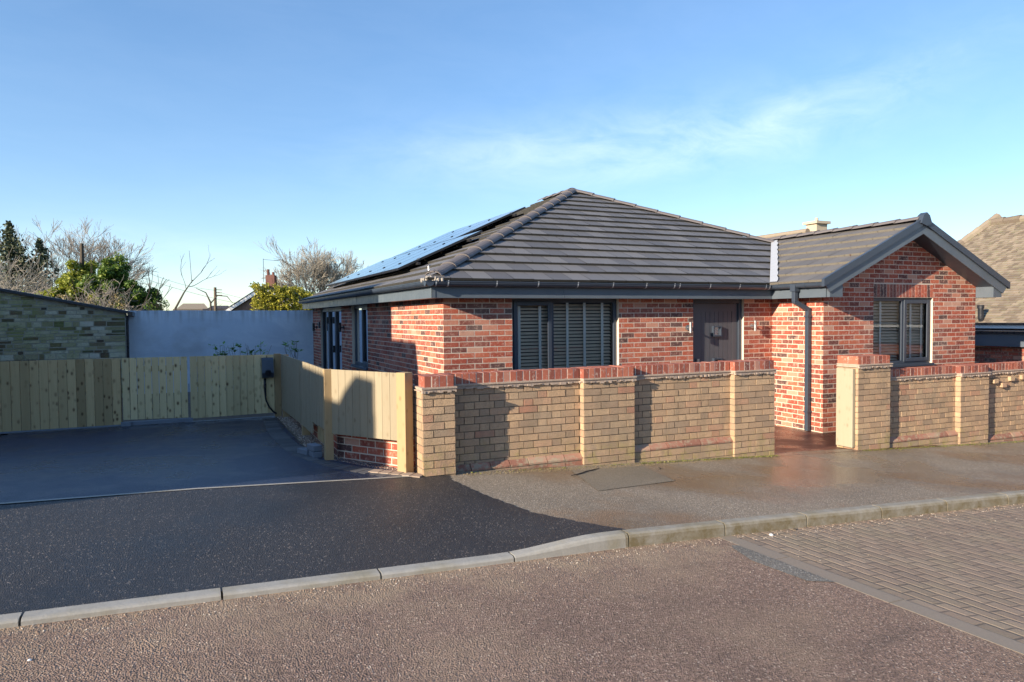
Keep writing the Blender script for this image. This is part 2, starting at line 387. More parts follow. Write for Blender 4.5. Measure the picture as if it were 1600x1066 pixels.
# ------------------------------------------------------------------ mesh building
class MB:
    def __init__(s):
        s.v = []; s.f = []; s.uv = []; s.t = []; s.mi = []
    def face(s, pts, t=None, mi=0, uv=None):
        i = len(s.v); s.v += [tuple(p) for p in pts]; s.f.append(tuple(range(i, i+len(pts))))
        if t is None: t = (R.random(), R.random(), R.random())
        s.t.append(t); s.mi.append(mi)
    def box(s, x0, x1, y0, y1, z0, z1, t=None, mi=0):
        s.obox((x0, y0, z0), (1, 0, 0), (0, 1, 0), x1-x0, y1-y0, z1-z0, t, mi)
    def obox(s, o, a, b, la, lb, h, t=None, mi=0, c=(0, 0, 1), bev=0):
        o, a, b, c = Vector(o), Vector(a)*la, Vector(b)*lb, Vector(c)*h
        if t is None: t = (R.random(), R.random(), R.random())
        i = len(s.v)
        s.v += [tuple(o+a*x+b*y+c*z) for z in (0, 1) for y in (0, 1) for x in (0, 1)]
        fl = [(0, 1, 5, 4), (1, 3, 7, 5), (3, 2, 6, 7), (2, 0, 4, 6), (4, 5, 7, 6), (0, 2, 3, 1)]
        if a.cross(b).dot(c) < 0: fl = [q[::-1] for q in fl]
        s.f += [tuple(i+k for k in q) for q in fl]; s.t += [t]*6; s.mi += [mi]*6
    def prism(s, poly, d, t=None, mi=0):
        """poly: list of 3d points (planar), d: extrusion vector"""
        d = Vector(d); p = [Vector(q) for q in poly]; n = len(p)
        if t is None: t = (R.random(), R.random(), R.random())
        nrm = Vector((0, 0, 0))
        for k in range(n): nrm += p[k].cross(p[(k+1) % n])
        if nrm.dot(d) > 0: p = p[::-1]
        s.face(p, t, mi); s.face([q+d for q in p[::-1]], t, mi)
        for k in range(n):
            a, b = p[k], p[(k+1) % n]
            s.face([b, a, a+d, b+d], t, mi)
    def tube(s, pts, rad, sides=8, t=None, mi=0, cap=True):
        pts = [Vector(p) for p in pts]; n = len(pts)
        if t is None: t = (R.random(), R.random(), R.random())
        if not isinstance(rad, (list, tuple)): rad = [rad]*n
        base = len(s.v); prev = None
        for k in range(n):
            d = (pts[min(k+1, n-1)]-pts[max(k-1, 0)])
            d = d.normalized() if d.length > 1e-9 else Vector((0, 0, 1))
            if prev is None: x = d.orthogonal().normalized()
            else: x = (prev-d*prev.dot(d)); x = x.normalized() if x.length > 1e-6 else d.orthogonal().normalized()
            prev = x; y = d.cross(x)
            for j in range(sides):
                a = 2*pi*j/sides; s.v.append(tuple(pts[k]+(x*cos(a)+y*sin(a))*rad[k]))
        for k in range(n-1):
            for j in range(sides):
                a = base+k*sides+j; b = base+k*sides+(j+1) % sides
                s.f.append((a, b, b+sides, a+sides)); s.t.append(t); s.mi.append(mi)
        if cap:
            s.f.append(tuple(base+j for j in range(sides))[::-1]); s.t.append(t); s.mi.append(mi)
            s.f.append(tuple(base+(n-1)*sides+j for j in range(sides))); s.t.append(t); s.mi.append(mi)
    def build(s, name, mats, parent=None, smooth=False, bevel=0., **tags):
        me = bpy.data.meshes.new(name); me.from_pydata(s.v, [], s.f); me.update()
        if not isinstance(mats, (list, tuple)): mats = [mats]
        for q in mats: me.materials.append(MAT[q])
        ca = me.color_attributes.new('tint', 'FLOAT_COLOR', 'CORNER')
        buf = []
        for p, t in zip(s.f, s.t): buf += [t[0], t[1], t[2], 1.0]*len(p)
        ca.data.foreach_set('color', buf)
        me.polygons.foreach_set('material_index', s.mi)
        if smooth: me.polygons.foreach_set('use_smooth', [True]*len(s.f))
        o = bpy.data.objects.new(name, me); COL.objects.link(o)
        if parent: o.parent = parent
        if bevel:
            b = o.modifiers.new('bevel', 'BEVEL'); b.width = bevel; b.segments = 2; b.limit_method = 'ANGLE'
        for k, v in tags.items(): o[k] = v
        return o

def empty(name, label, cat, group=None):
    o = bpy.data.objects.new(name, None); COL.objects.link(o); o['label'] = label; o['category'] = cat
    o.empty_display_size = .2
    if group: o['group'] = group
    return o

def wallpieces(mb, O, u, n, L, z0, z1, openings, th=.1, mi=1, top=None):
    """backing boxes behind the bricks: th thick, front face on the plane through O"""
    us = sorted({0, L}|{q for a in openings for q in (a[0], a[1])}); zs = sorted({z0, z1}|{q for a in openings for q in (a[2], a[3]) if z0 < q < z1})
    O, u, n = Vector(O), Vector(u), Vector(n)
    for i in range(len(us)-1):
        run = None
        for k in range(len(zs)-1):
            cu = (us[i]+us[i+1])/2; cz = (zs[k]+zs[k+1])/2
            if any(a[0] < cu < a[1] and a[2] < cz < a[3] for a in openings):
                continue
            p = O+u*us[i]-n*th; p.z = zs[k]
            mb.obox(p, u, n, us[i+1]-us[i], th, zs[k+1]-zs[k], None, mi)

def bricks(mb, O, u, n, L, z0, rows, openings=(), bl=.2135, bh=.0632, j=.0118, proud=.0018, start=0, clip=None, mi=0, jit=.0010, headers=False, slope=None):
    O, u, n = Vector(O), Vector(u), Vector(n)
    for r in range(rows):
        z = z0+r*(bh+j)
        x = -((bl+j)/2 if (r+start) % 2 else 0)
        hcount = r % 2
        if headers: x = -(bl+j)/4 if r % 2 else 0.
        while x < L:
            l = bl
            if headers:
                hcount += 1
                if hcount % 2: l = .1025
            segs = [(max(0, x), min(L, x+l))]
            for a in openings:
                if a[2] < z+bh*.5 < a[3]:
                    ns = []
                    for s0, s1 in segs:
                        if a[1] <= s0 or a[0] >= s1: ns.append((s0, s1)); continue
                        if s0 < a[0]: ns.append((s0, a[0]))
                        if s1 > a[1]: ns.append((a[1], s1))
                    segs = ns
            for s0, s1 in segs:
                if s1-s0 < .02: continue
                if clip and not clip((s0+s1)/2, z+bh*.5): continue
                if slope and z+bh < slope(O+u*s0): continue
                pr = proud+R.uniform(-jit, jit)
                dz = R.uniform(-.0012, .0012)
                p = O+u*(s0+R.uniform(0, .0015)); p.z = z+dz
                mb.obox(p-n*.004, u, n, s1-s0-R.uniform(0, .002), pr+.004, bh+R.uniform(-.0015, .001), None, mi)
            x += l+j

# ------------------------------------------------------------------ ground heights
def sstep(a, b, x):
    t = min(1, max(0, (x-a)/(b-a))); return t*t*(3-2*t)
def hp(x, y):
    h = .262-.0465*x+.02*(y+2.35)
    drop = 1-sstep(-1.25, -.35, x)                       # dropped kerb in front of the driveway
    return h-drop*.065*(1-sstep(-4.5, -3.5, y))
def kb(x): return -4.51-.034*max(0, -x-.2)-.012*min(4, max(0, x-1.2))     # back line of the kerb
def hkerb(x): return hp(x, -4.57)
def hroad(x, y):
    return .262-.0465*x-.0446-.095+.018*min(4, max(0, -4.69-y))
def hd(x, y):
    return hp(x, -2.45)*(1-sstep(-2.6, 1.2, y))+.335*sstep(-2.6, 1.2, y)

def sheet(name, matn, xs, lo, hi, h, ny, kind='structure', lift=0.):
    mb = MB(); rows = []
    for x in xs:
        a, b = lo(x), hi(x)
        rows.append([(x, a+(b-a)*k/ny) for k in range(ny+1)])
    base = {}
    for i, r in enumerate(rows):
        for k, p in enumerate(r):
            base[(i, k)] = len(mb.v); mb.v.append((p[0], p[1], h(*p)+lift))
    for i in range(len(rows)-1):
        for k in range(ny):
            mb.f.append((base[(i, k)], base[(i+1, k)], base[(i+1, k+1)], base[(i, k+1)])); mb.t.append((.5, .5, .5)); mb.mi.append(0)
    return mb.build(name, matn, None, True, kind=kind)
def rng(a, b, n): return [a+(b-a)*i/n for i in range(n+1)]

# base ground, large
mb = MB()
def hg(x, y):
    z = -.22-.0465*min(14, max(-4, x))
    d = sqrt(x*x+y*y); return z-sstep(40, 200, d)*1.0
gx = sorted(set([-400, -200, -100, -60, -40, -25]+rng(-18, 18, 18)+[25, 40, 60, 100, 200, 400])); gy = gx
idx = {}
for i, x in enumerate(gx):
    for k, y in enumerate(gy): idx[(i, k)] = len(mb.v); mb.v.append((x, y, hg(x, y)))
for i in range(len(gx)-1):
    for k in range(len(gy)-1):
        mb.f.append((idx[(i, k)], idx[(i+1, k)], idx[(i+1, k+1)], idx[(i, k+1)])); mb.t.append((.5,)*3); mb.mi.append(0)
mb.build('ground', 'grass_ground', None, True, kind='structure')

SX = .66
XR = rng(-14, SX, 30)
sheet('road', 'road_tarmac', XR, lambda x: -14, lambda x: kb(x)-.07, hroad, 12)
sheet('block_paved_road', 'paving_blocks', rng(SX+.133, 14, 30), lambda x: -14, lambda x: kb(x)-.07, hroad, 12)
# channel blocks between tarmac and block paving
mb = MB(); y = -4.63
while y > -9:
    L = .9 if y < -4.9 else .6
    for q in (0,):
        z = [hroad(SX, y-L+.008), hroad(SX, y)]
        mb.prism([(SX+.004, y, z[1]-.05), (SX+.130, y, z[1]-.05), (SX+.130, y, z[1]+.001), (SX+.004, y, z[1]+.001)], (0, -(L-.008), z[0]-z[1]))
    y -= L
mb.build('channel_strip', 'channel_block', kind='structure')
# grey repair patch beside the strip
P = [(.655, -4.86), (.655, -5.74), (.50, -5.66), (.47, -5.2), (.56, -4.9), (.60, -4.84)]
mb = MB(); mb.face([(x, y, hroad(x, y)+.004) for x, y in P][::1]); o = mb.build('road_patch', 'grey_patch', kind='structure')

def cross_x(y):   # boundary between black crossover and old pavement
    pts = [(-2.25, -.74), (-2.45, -.80), (-2.631, -.853), (-3.28, -.759), (-3.853, -.603), (-4.199, -.383), (-4.44, -.175), (-4.60, -.05)]
    pts = [(-p[0], p[1]) for p in pts]; q = -y
    for (a, b), (c, d) in zip(pts, pts[1:]):
        if a <= q <= c: return b+(d-b)*(q-a)/(c-a)+.007*sin(q*37)+.006*sin(q*83+1)+.004*sin(q*151)
    return pts[0][1] if q < pts[0][0] else pts[-1][1]
def ystrip(name, matn, x0f, x1f, ys, nx, h, lift=0.):
    mb = MB(); base = {}
    for i, y in enumerate(ys):
        a, b = x0f(y), x1f(y)
        for k in range(nx+1):
            x = a+(b-a)*k/nx; base[(i, k)] = len(mb.v); mb.v.append((x, y, h(x, y)+lift))
    for i in range(len(ys)-1):
        for k in range(nx):
            mb.f.append((base[(i, k)], base[(i, k+1)], base[(i+1, k+1)], base[(i+1, k)])); mb.t.append((.5,)*3); mb.mi.append(0)
    return mb.build(name, matn, None, True, kind='structure')
PY = rng(-4.56, -2.25, 20)
ystrip('pavement', 'pavement_tarmac', lambda y: cross_x(y)-.06, lambda y: 14, PY, 60, hp)
def yl(x): return -2.44+min(0, (x+1.05)*.0-.0)-max(0, (-3.1-x))*.10   # property line
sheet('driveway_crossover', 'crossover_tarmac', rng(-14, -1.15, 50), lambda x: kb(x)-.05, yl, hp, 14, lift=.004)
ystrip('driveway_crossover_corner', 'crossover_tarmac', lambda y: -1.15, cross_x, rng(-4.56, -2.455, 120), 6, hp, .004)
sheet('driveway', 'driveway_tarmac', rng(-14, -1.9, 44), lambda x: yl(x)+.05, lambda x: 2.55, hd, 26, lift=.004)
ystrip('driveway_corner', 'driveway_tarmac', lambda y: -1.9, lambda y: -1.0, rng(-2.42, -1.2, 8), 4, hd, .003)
mb = MB()
xs = rng(-12, -1.10, 44)
for a, b in zip(xs, xs[1:]):
    za, zb = hd(a, yl(a))+.008, hd(b, yl(b))+.008
    w_ = .022
    mb.face([(a, yl(a)-w_+.02, za), (b, yl(b)-w_+.02, zb), (b, yl(b)+w_+.02, zb), (a, yl(a)+w_+.02, za)])
mb.build('edging_strip', 'kerb_concrete', kind='structure')
# garden ground behind fences, path to the front door
mb = MB()
for poly in ([(-1.62, -2.1), (12, -2.1), (12, 11.3), (-1.62, 11.3)], [(-12, 2.6), (-1.62, 2.6), (-1.62, 11.3), (-12, 11.3)]):
    mb.face([(x, y, -.03) for x, y in poly])
mb.build('garden_ground', 'soil', kind='structure')
def hpat(x, y): return .004+(hp(x, -2.38)-.004)*(1-sstep(-2.5, -1.4, y)) if y < -1.3 else .004
sheet('garden_path', 'patio_tarmac', rng(2.2, 6.6, 14), lambda x: -2.42, lambda x: 0.02 if x < 5.8 else -1.02, hpat, 12, lift=.001)
# darker pavement patch
P = [(.496, -2.56), (1.39, -2.54), (1.308, -3.24), (.311, -3.40)]
mb = MB(); mb.face([(x, y, hp(x, y)+.005) for x, y in P][::-1]); mb.build('pavement_patch', 'patch_tarmac', kind='structure')

# kerb: real stones with joints, one structure
mb = MB(); x = -9.05+.14
joints = [-8.6, -7.7, -6.75, -5.8, -4.87, -3.92, -2.97, -2.05, -1.12, -.17, .74, 1.62, 2.52, 3.40, 4.32, 5.22, 6.12, 7.02, 7.92, 8.82, 9.72]
for a, b in zip(joints, joints[1:]):
    n = 6; prof0 = None
    a2, b2 = a+.006, b-.006
    for k in range(n):
        xa, xb = a2+(b2-a2)*k/n, a2+(b2-a2)*(k+1)/n
        ra = []
        for xx in (xa, xb):
            top = hkerb(xx)+.006; zr = hroad(xx, -4.7)-.06; d = max(0.012, (top-zr-.06)*.35)
            d = min(d, .03)
            yk = kb(xx); ra.append([(xx, yk, zr), (xx, yk, top), (xx, yk-.078, top), (xx, yk-.094, top-d*.35), (xx, yk-.104, top-d), (xx, yk-.108, zr)])
        for q in range(5):
            mb.face([ra[0][q], ra[0][q+1], ra[1][q+1], ra[1][q]][::-1], (.5, .5, .5))
        if k == 0: mb.face(ra[0])
        if k == n-1: mb.face(ra[1][::-1])
mb.build('kerb', 'kerb_concrete', kind='structure')

# charcoal block edging of the driveway, one structure
mb = MB()
def hdl(x, y): return hd(x, y)
edge = [(-1.90, 2.36), (-1.97, .9), (-1.92, -.9), (-1.86, -1.35), (-1.66, -1.70), (-1.22, -2.34)]
def along(pl, step):
    out = []
    for (x0, y0), (x1, y1) in zip(pl, pl[1:]):
        L = sqrt((x1-x0)**2+(y1-y0)**2); k = max(1, round(L/step))
        for i in range(k): out.append(((x0+(x1-x0)*i/k, y0+(y1-y0)*i/k), (x0+(x1-x0)*(i+1)/k, y0+(y1-y0)*(i+1)/k)))
    return out
for (p, q) in along(edge, .104):
    d = Vector((q[0]-p[0], q[1]-p[1], 0)); L = d.length; d.normalize(); nn_ = Vector((d.y, -d.x, 0))
    z = hd(p[0], p[1])+.006
    wide = .2
    mb.obox((p[0], p[1], z-.05), d, nn_, L-.004, wide, .052+R.uniform(0, .002))
for (p, q) in along([(-6.2, .8), (-5.52, 2.30), (-5.4, 2.46), (-1.95, 2.48)], .104):
    d = Vector((q[0]-p[0], q[1]-p[1], 0)); L = d.length; d.normalize(); nn_ = Vector((d.y, -d.x, 0))
    mb.obox((p[0], p[1], hd(p[0], p[1])+.006-.05), d, nn_, L-.004, .1 if p[0] > -5.4 else .2, .052)
mb.build('driveway_edging', 'charcoal_block', kind='structure')
mb = MB()
for (p, q) in along([(-1.55, -2.12), (-1.14, -2.50)], .104):
    d = Vector((q[0]-p[0], q[1]-p[1], 0)); L = d.length; d.normalize(); nn_ = Vector((d.y, -d.x, 0))
    mb.obox((p[0]+.02, p[1], hd(p[0], p[1])+.012-.05), d, -nn_, L-.004, .12, .05)
mb.build('pale_edging_blocks', 'pale_edging', kind='structure')

def gravel_bed(name, poly, n, size, h, matn='gravel', kind='stuff', **tags):
    mb = MB(); xs = [p[0] for p in poly]; ys = [p[1] for p in poly]
    def inside(x, y):
        c = False; k = len(poly)
        for i in range(k):
            a, b = poly[i], poly[(i+1) % k]
            if (a[1] > y) != (b[1] > y) and x < (b[0]-a[0])*(y-a[1])/(b[1]-a[1])+a[0]: c = not c
        return c
    cnt = 0
    while cnt < n:
        x, y = R.uniform(min(xs), max(xs)), R.uniform(min(ys), max(ys))
        if not inside(x, y): continue
        cnt += 1; s = size*R.uniform(.5, 1.3); z = h(x, y)+s*.2
        a = R.uniform(0, pi)
        c = Vector((x, y, z)); ax = Vector((cos(a), sin(a), 0)); bx = Vector((-sin(a), cos(a), 0)); t = (R.random(), 0, 0)
        P6 = [c+ax*s, c+bx*s*.7, c-ax*s*.9, c-bx*s*.8]; top = c+Vector((R.uniform(-.3, .3)*s, R.uniform(-.3, .3)*s, s*R.uniform(.4, .8)))
        for k in range(4): mb.face([P6[k], P6[(k+1) % 4], top], t)
    return mb.build(name, matn, None, False, kind=kind, **tags)
gravel_bed('gravel', [(-1.88, 2.5), (-1.88, -.9), (-1.78, -1.3), (-1.6, -1.62), (-1.12, -2.32), (-1.03, -2.45), (-.98, -2.1), (-1.35, -1.6), (-1.62, -1.2), (-1.66, 2.5)], 5200, .011, lambda x, y: hd(x, y)-.002)
mb = MB(); mb.face([(x, y, hd(x, y)-.0) for x, y in [(-1.9, 2.5), (-1.9, -.9), (-1.3, -2.2), (-1.0, -2.5), (-.98, -2.0), (-1.6, -1.1), (-1.6, 2.5)]][::-1]); mb.build('gravel_base', 'soil', kind='structure')
# grit swept against the kerb and the foot of the wall
gravel_bed('grit', [(-7, -4.86), (-.2, -4.62), (9, -4.67), (9, -4.74), (1.5, -4.80), (-.5, -4.82), (-7, -5.08)], 3000, .006, lambda x, y: hroad(x, y))
gravel_bed('loose_grit', [(-7, -4.92), (-.2, -4.7), (9, -4.75), (9, -5.3), (1.5, -5.4), (-7, -5.6)], 900, .0055, lambda x, y: hroad(x, y))
gravel_bed('wall_foot_debris', [(-.72, -2.40), (3.5, -2.38), (3.5, -2.46), (1.8, -2.55), (-.6, -2.52)], 1500, .008, lambda x, y: hp(x, y), 'debris')

# ------------------------------------------------------------------ boundary walls
def wall_pier(parent, x0, x1, yf, yb, z0, ztop, seed=0, cap_rows=1):
    """brick pier from pavement to ztop (underside of creasing)"""
    mb = MB(); rows = int((ztop-z0)/.075+1.5)
    zb = ztop-rows*.075
    bricks(mb, (x0, yf, 0), (1, 0, 0), (0, -1, 0), x1-x0, zb, rows, start=seed, proud=.005, jit=.002, bh=.0655, j=.0095)
    bricks(mb, (x0, yb, 0), (0, -1, 0), (-1, 0, 0), yb-yf, zb, rows, start=seed+1)
    bricks(mb, (x1, yf, 0), (0, 1, 0), (1, 0, 0), yb-yf, zb, rows, start=seed+1)
    mb.box(x0+.002, x1-.002, yf+.002, yb, zb, ztop, None, 1)
    return mb.build('pier', ['brick_buff', 'mortar_dark'], parent)
def creasing(mb, x0, x1, yf, yb, z, left=True):
    # two courses of thin tile with a ragged lip of mortar below
    mb.box(x0-.016, x1+.016, yf-.032, yb, z+.020, z+.036)
    mb.box(x0-.008, x1+.008, yf-.020, yb, z+.004, z+.0195)
    x = x0-.01
    while x < x1+.01:
        l = R.uniform(.02, .05); d = R.uniform(.0, .02)
        mb.box(x, min(x+l, x1+.012), yf-.022-R.uniform(0, .010), yf+.02, z-.006-d, z+.0035)
        x += l
    if left:
        y = yb
        mb.box(x0-.026, x0, yf, yb, z-.004, z+.0055)
def cap_bricks(mb, x0, x1, yf, yb, z, h=.105, w_=.066, both=True):
    n = max(1, round((x1-x0)/(w_+.010))); st = (x1-x0)/n
    for k in range(n):
        mb.obox((x0+k*st+.003, yf+R.uniform(-.002, .002), z), (1, 0, 0), (0, 1, 0), st-.0125+R.uniform(-.001, .001), yb-yf, h+R.uniform(-.002, .002))
    mb.box(x0+.008, x1-.012, yf+.0025, yb-.0025, z, z+h-.003, None, 1)

def garden_wall(label, segs, side):
    """segs: list of ('pier', x0, x1, yf, yb, ztop) / ('panel', x0, x1, ...)"""
    W_ = empty('garden_wall', label, 'wall', None)
    for s in segs:
        k, x0, x1, yf, yb, zc = s[:6]          # zc: underside of the creasing
        zb = hp((x0+x1)/2, -2.4)-.12
        if k == 'pier':
            wall_pier(W_, x0, x1, yf, yb, zb, zc, seed=R.randint(0, 1))
        else:
            mb = MB(); rows = int((zc-zb)/.075+1); z_b = zc-rows*.075
            bricks(mb, (x0, yf, 0), (1, 0, 0), (0, -1, 0), x1-x0, z_b, rows, headers=True, proud=.005, jit=.0025, bh=.0655, j=.0095)
            mb.box(x0, x1, yf+.002, yb, z_b, zc, None, 1)
            mb.build('panel', ['brick_buff', 'mortar_dark'], W_)
            pz = s[6]                            # top of plinth
            mb = MB(); n = max(1, round((x1-x0)/.225)); st = (x1-x0)/n
            for q in range(n):
                xa = x0+q*st+.004; zz = pz+R.uniform(-.003, .003)
                mb.prism([(xa, yf+.01, zz), (xa, yf-.012, zz), (xa, yf-.055, zz-.05), (xa, yf-.055, zz-.068), (xa, yf+.01, zz-.068)], (st-.008, 0, 0))
            z = pz-.146; r = 0
            while z > zb-.05 and z > hp(x0, -2.4)-.2:
                for q in range(n+1):
                    xa = x0+(q-.5*(r % 2))*st+.004; xb = min(x1, xa+st-.009); xa = max(x0, xa)
                    if xb-xa > .03: mb.box(xa, xb, yf-.055+R.uniform(-.002, .002), yf, z, z+.066, None, 0 if len(s) > 7 else 2)
                z -= .075; r += 1
            mb.box(x0, x1, yf-.049, yf+.001, zb-.1, pz-.07, None, 1)
            mb.build('plinth', ['plinth_brick', 'mortar_dark', 'brick_buff'], W_)
        mb = MB(); creasing(mb, x0, x1, yf, yb, zc, k == 'pier'); mb.build('creasing_tiles', 'tile_creasing', W_)
        mb = MB()
        if k == 'pier' and side == 'left' and x0 < -1:
            cap_bricks(mb, x0+.02, x1, yf+.0, yb-.02, zc+.036)
        elif k == 'pier' and x0 > 4.9 and x0 < 5:
            cap_bricks(mb, x0, x1, yf, yb, zc+.036)
        else:
            cap_bricks(mb, x0, x1, yf, yb, zc+.036)
        mb.build('coping', ['coping_brick', 'mortar_pale'], W_)
    return W_
ZT = 1.278-.141
garden_wall('low buff brick garden wall with red coping, left of the gateway, in front of the wide window', [
    ('pier', -1.07, -.742, -2.45, -2.09, ZT),
    ('panel', -.742, .775, -2.27, -2.10, ZT, .355, 'plinth_brick'),
    ('pier', .775, 1.43, -2.35, -2.05, ZT),
    ('panel', 1.43, 2.875, -2.27, -2.10, ZT, .375),
    ('pier', 2.875, 3.513, -2.35, -2.05, ZT)], 'left')
ZR = 1.072-.141
garden_wall('lower buff brick garden wall with a raised end pier, right of the gateway below the gable', [
    ('pier', 4.985, 5.605, -2.35, -2.02, ZT),
    ('panel', 5.605, 7.10, -2.27, -2.10, ZR, .13),
    ('pier', 7.10, 7.745, -2.35, -2.05, ZR),
    ('panel', 7.745, 10.4, -2.27, -2.10, ZR, -.01, 'plinth_brick'),
    ('pier', 10.4, 11.05, -2.35, -2.05, ZR)], 'right')
# single projecting bricks on the far right panel
wr = [o for o in bpy.data.objects if o.name.startswith('garden_wall')][-1]
for x, z in ((7.93, .78), (8.13, .71), (8.33, .80), (8.62, .81), (8.9, .72)):
    mb = MB(); mb.box(x, x+.10, -2.325, -2.28, z, z+.065); mb.build('projecting_brick', 'brick_buff', wr)
# timber on the gate pier
mb = MB(); mb.box(4.925, 4.979, -2.315, -2.05, .055, 1.115, (.1, .2, .4)); 
tm = mb.build('gate_timber', 'gate_timber', None, False, .008); tm['label'] = 'thick pale timber plank fixed to the gateway pier, left side'; tm['category'] = 'timber plank'


# ------------------------------------------------------------------ the bungalow
H = empty('brick_bungalow', 'new red brick bungalow with grey hipped roof, solar panels and front gable', 'house')
SO = 2.10                         # soffit
Z0 = 1.97-26*.075-.0              # brick datum
ZB = -.055
def rows_to(z): return int((z-ZB)/.075)+1
# front wall
op_f = [(1.01, 2.765, .93, 2.102), (4.15, 5.185, -.1, 2.102)]
mb = MB()
bricks(mb, (0, 0, 0), (1, 0, 0), (0, -1, 0), 5.80, ZB, 29, op_f, start=0)
wallpieces(mb, (.003, 0, 0), (1, 0, 0), (0, -1, 0), 5.797, ZB, SO+.02, [(a-.003, b-.003, c, d) for a, b, c, d in op_f], .22)
mb.build('front_wall', ['brick_red', 'mortar_pale'], H)
# side wall (faces -X)
op_s = [(4.36, 5.76, .86, 2.102), (6.84, 9.52, .0, 2.102)]
mb = MB()
bricks(mb, (0, 10.7, 0), (0, -1, 0), (-1, 0, 0), 10.7, ZB, 29, [(10.7-b, 10.7-a, c, d) for a, b, c, d in op_s], start=0)
wallpieces(mb, (0, 10.7, 0), (0, -1, 0), (-1, 0, 0), 10.697, ZB, SO+.02, [(10.7-b, 10.7-a, c, d) for a, b, c, d in op_s], .22)
mb.build('side_wall', ['brick_red', 'mortar_pale'], H)
mb = MB(); mb.box(0, 9.3, 10.6, 10.7, ZB, 2.2, None, 1); mb.box(9.2, 9.3, 0, 10.6, ZB, 2.2, None, 1); mb.build('rear_wall', ['brick_red', 'mortar_pale'], H)
# wing
XW, YW, XE = 5.80, -1.05, 9.47
mb = MB()
bricks(mb, (XW, 0, 0), (0, -1, 0), (-1, 0, 0), 1.05, ZB, 29, start=1)
wallpieces(mb, (XW, 0, 0), (0, -1, 0), (-1, 0, 0), 1.047, ZB, SO+.02, [], .2)
mb.build('wing_side_wall', ['brick_red', 'mortar_pale'], H)
TP = .457
def zgab(x): return 2.31+TP*(x-5.45) if x < 7.635 else 2.31+TP*(9.82-x)
op_w = [(6.905-XW, 8.345-XW, 1.0, 2.105)]
sold = (6.905-XW, 8.345-XW, 2.1, 2.325)
mb = MB()
bricks(mb, (XW, YW, 0), (1, 0, 0), (0, -1, 0), XE-XW, ZB, 44, op_w+[sold], start=0, clip=lambda u, z: z < zgab(XW+u)-.02)
wallpieces(mb, (XW+.003, YW, 0), (1, 0, 0), (0, -1, 0), XE-XW-.003, ZB, 2.33, [(a-.003, b-.003, c, d) for a, b, c, d in op_w], .2)
mb.prism([(XW+.003, YW, 2.33), (XE, YW, 2.33), (XE, YW, zgab(XE)-.03), (7.635, YW, zgab(7.635)-.03), (XW+.003, YW, zgab(XW)-.03)], (0, .2, 0), None, 1)
mb.build('gable_wall', ['brick_red', 'mortar_pale'], H)
mb = MB(); n = 19; st = 1.44/n
for k in range(n): mb.box(6.905+k*st+.005, 6.905+(k+1)*st-.006, YW-.0025+R.uniform(-.001, .001), YW+.03, 2.112, 2.322)
mb.build('soldier_course', 'brick_red', H)
mb = MB(); mb.box(XE-.1, XE, YW+.2, 3, ZB, 2.2, None, 1); mb.build('wing_east_wall', ['brick_red', 'mortar_pale'], H)
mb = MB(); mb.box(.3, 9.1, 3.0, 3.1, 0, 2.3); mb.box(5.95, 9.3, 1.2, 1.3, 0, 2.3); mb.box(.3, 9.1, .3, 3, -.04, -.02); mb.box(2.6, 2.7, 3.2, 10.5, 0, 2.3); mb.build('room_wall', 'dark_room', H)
mb = MB(); mb.box(.1, 9.2, .1, 10.6, 2.13, 2.15); mb.build('ceiling', 'white_paint', H)

# fascia and soffit
OH = .231
mb = MB()
mb.box(-OH, 5.57, -OH, -OH+.02, SO, 2.262)
mb.box(-OH-.0, -OH+.02, -OH+.02, 10.95, SO, 2.262)
mb.box(5.57, 5.59, -1.30, -OH+.02, SO, 2.275)
mb.box(1.70, 1.704, -OH-.003, -OH, SO+.002, 2.26); mb.box(-OH-.004, -OH, 4.2, 4.21, SO+.002, 2.26)
mb.box(-OH-.006, -OH-.0005, -OH-.006, -OH+.05, SO-.001, 2.261); mb.box(-OH-.006, -OH+.045, -OH-.006, -OH-.0005, SO-.001, 2.261)
mb.build('fascia', 'fascia_board', H)
mb = MB()
mb.box(-OH+.02, 5.57, -OH+.021, .01, SO+.004, SO+.014); mb.box(-OH+.021, .01, .01, 10.93, SO+.004, SO+.014)
mb.box(5.591, 5.81, -1.29, -.2, SO+.005, SO+.015)
mb.build('soffit', 'anthracite_upvc', H)

# gutters: half round profile
def gutter(parent, p0, p1, out, name='gutter'):
    mb = MB(); p0, p1, out = Vector(p0), Vector(p1), Vector(out); r = .056; n = 8
    prof = [out*(r+r*cos(pi+pi*k/n))+Vector((0, 0, -r*1.05*sin(pi*k/n))) for k in range(n+1)]
    lip = [prof[-1]+Vector((0, 0, .012)), prof[-1]+out*.006+Vector((0, 0, .012)), prof[-1]+out*.006]
    for a, b in zip(prof, prof[1:]): mb.face([p0+a, p1+a, p1+b, p0+b])
    q = [prof[-1]]+lip
    for a, b in zip(q, q[1:]): mb.face([p0+a, p1+a, p1+b, p0+b])
    inn = [x*.93 for x in prof]
    for a, b in zip(inn, inn[1:]): mb.face([p0+a, p0+b, p1+b, p1+a])
    for p in (p0, p1): mb.face([p+x for x in prof])
    return mb.build(name, 'anthracite_upvc', parent, True)
def bracket(parent, p, d, out, wd=.018, matn='bracket_grey'):
    mb = MB(); p, d, out = Vector(p), Vector(d), Vector(out); r = .060; n = 8
    prof = [out*(.056+r*cos(pi+pi*k/n))+Vector((0, 0, -r*1.05*sin(pi*k/n))) for k in range(3, n+1)]+[out*.122+Vector((0, 0, .018)), out*.105+Vector((0, 0, .020))]
    for a, b in zip(prof, prof[1:]): mb.face([p+a, p+a+d*wd, p+b+d*wd, p+b])
    return mb.build('gutter_bracket', matn, parent)
ZG = 2.305
gutter(H, (-.345, -.233, ZG), (5.52, -.233, ZG), (0, -1, 0))
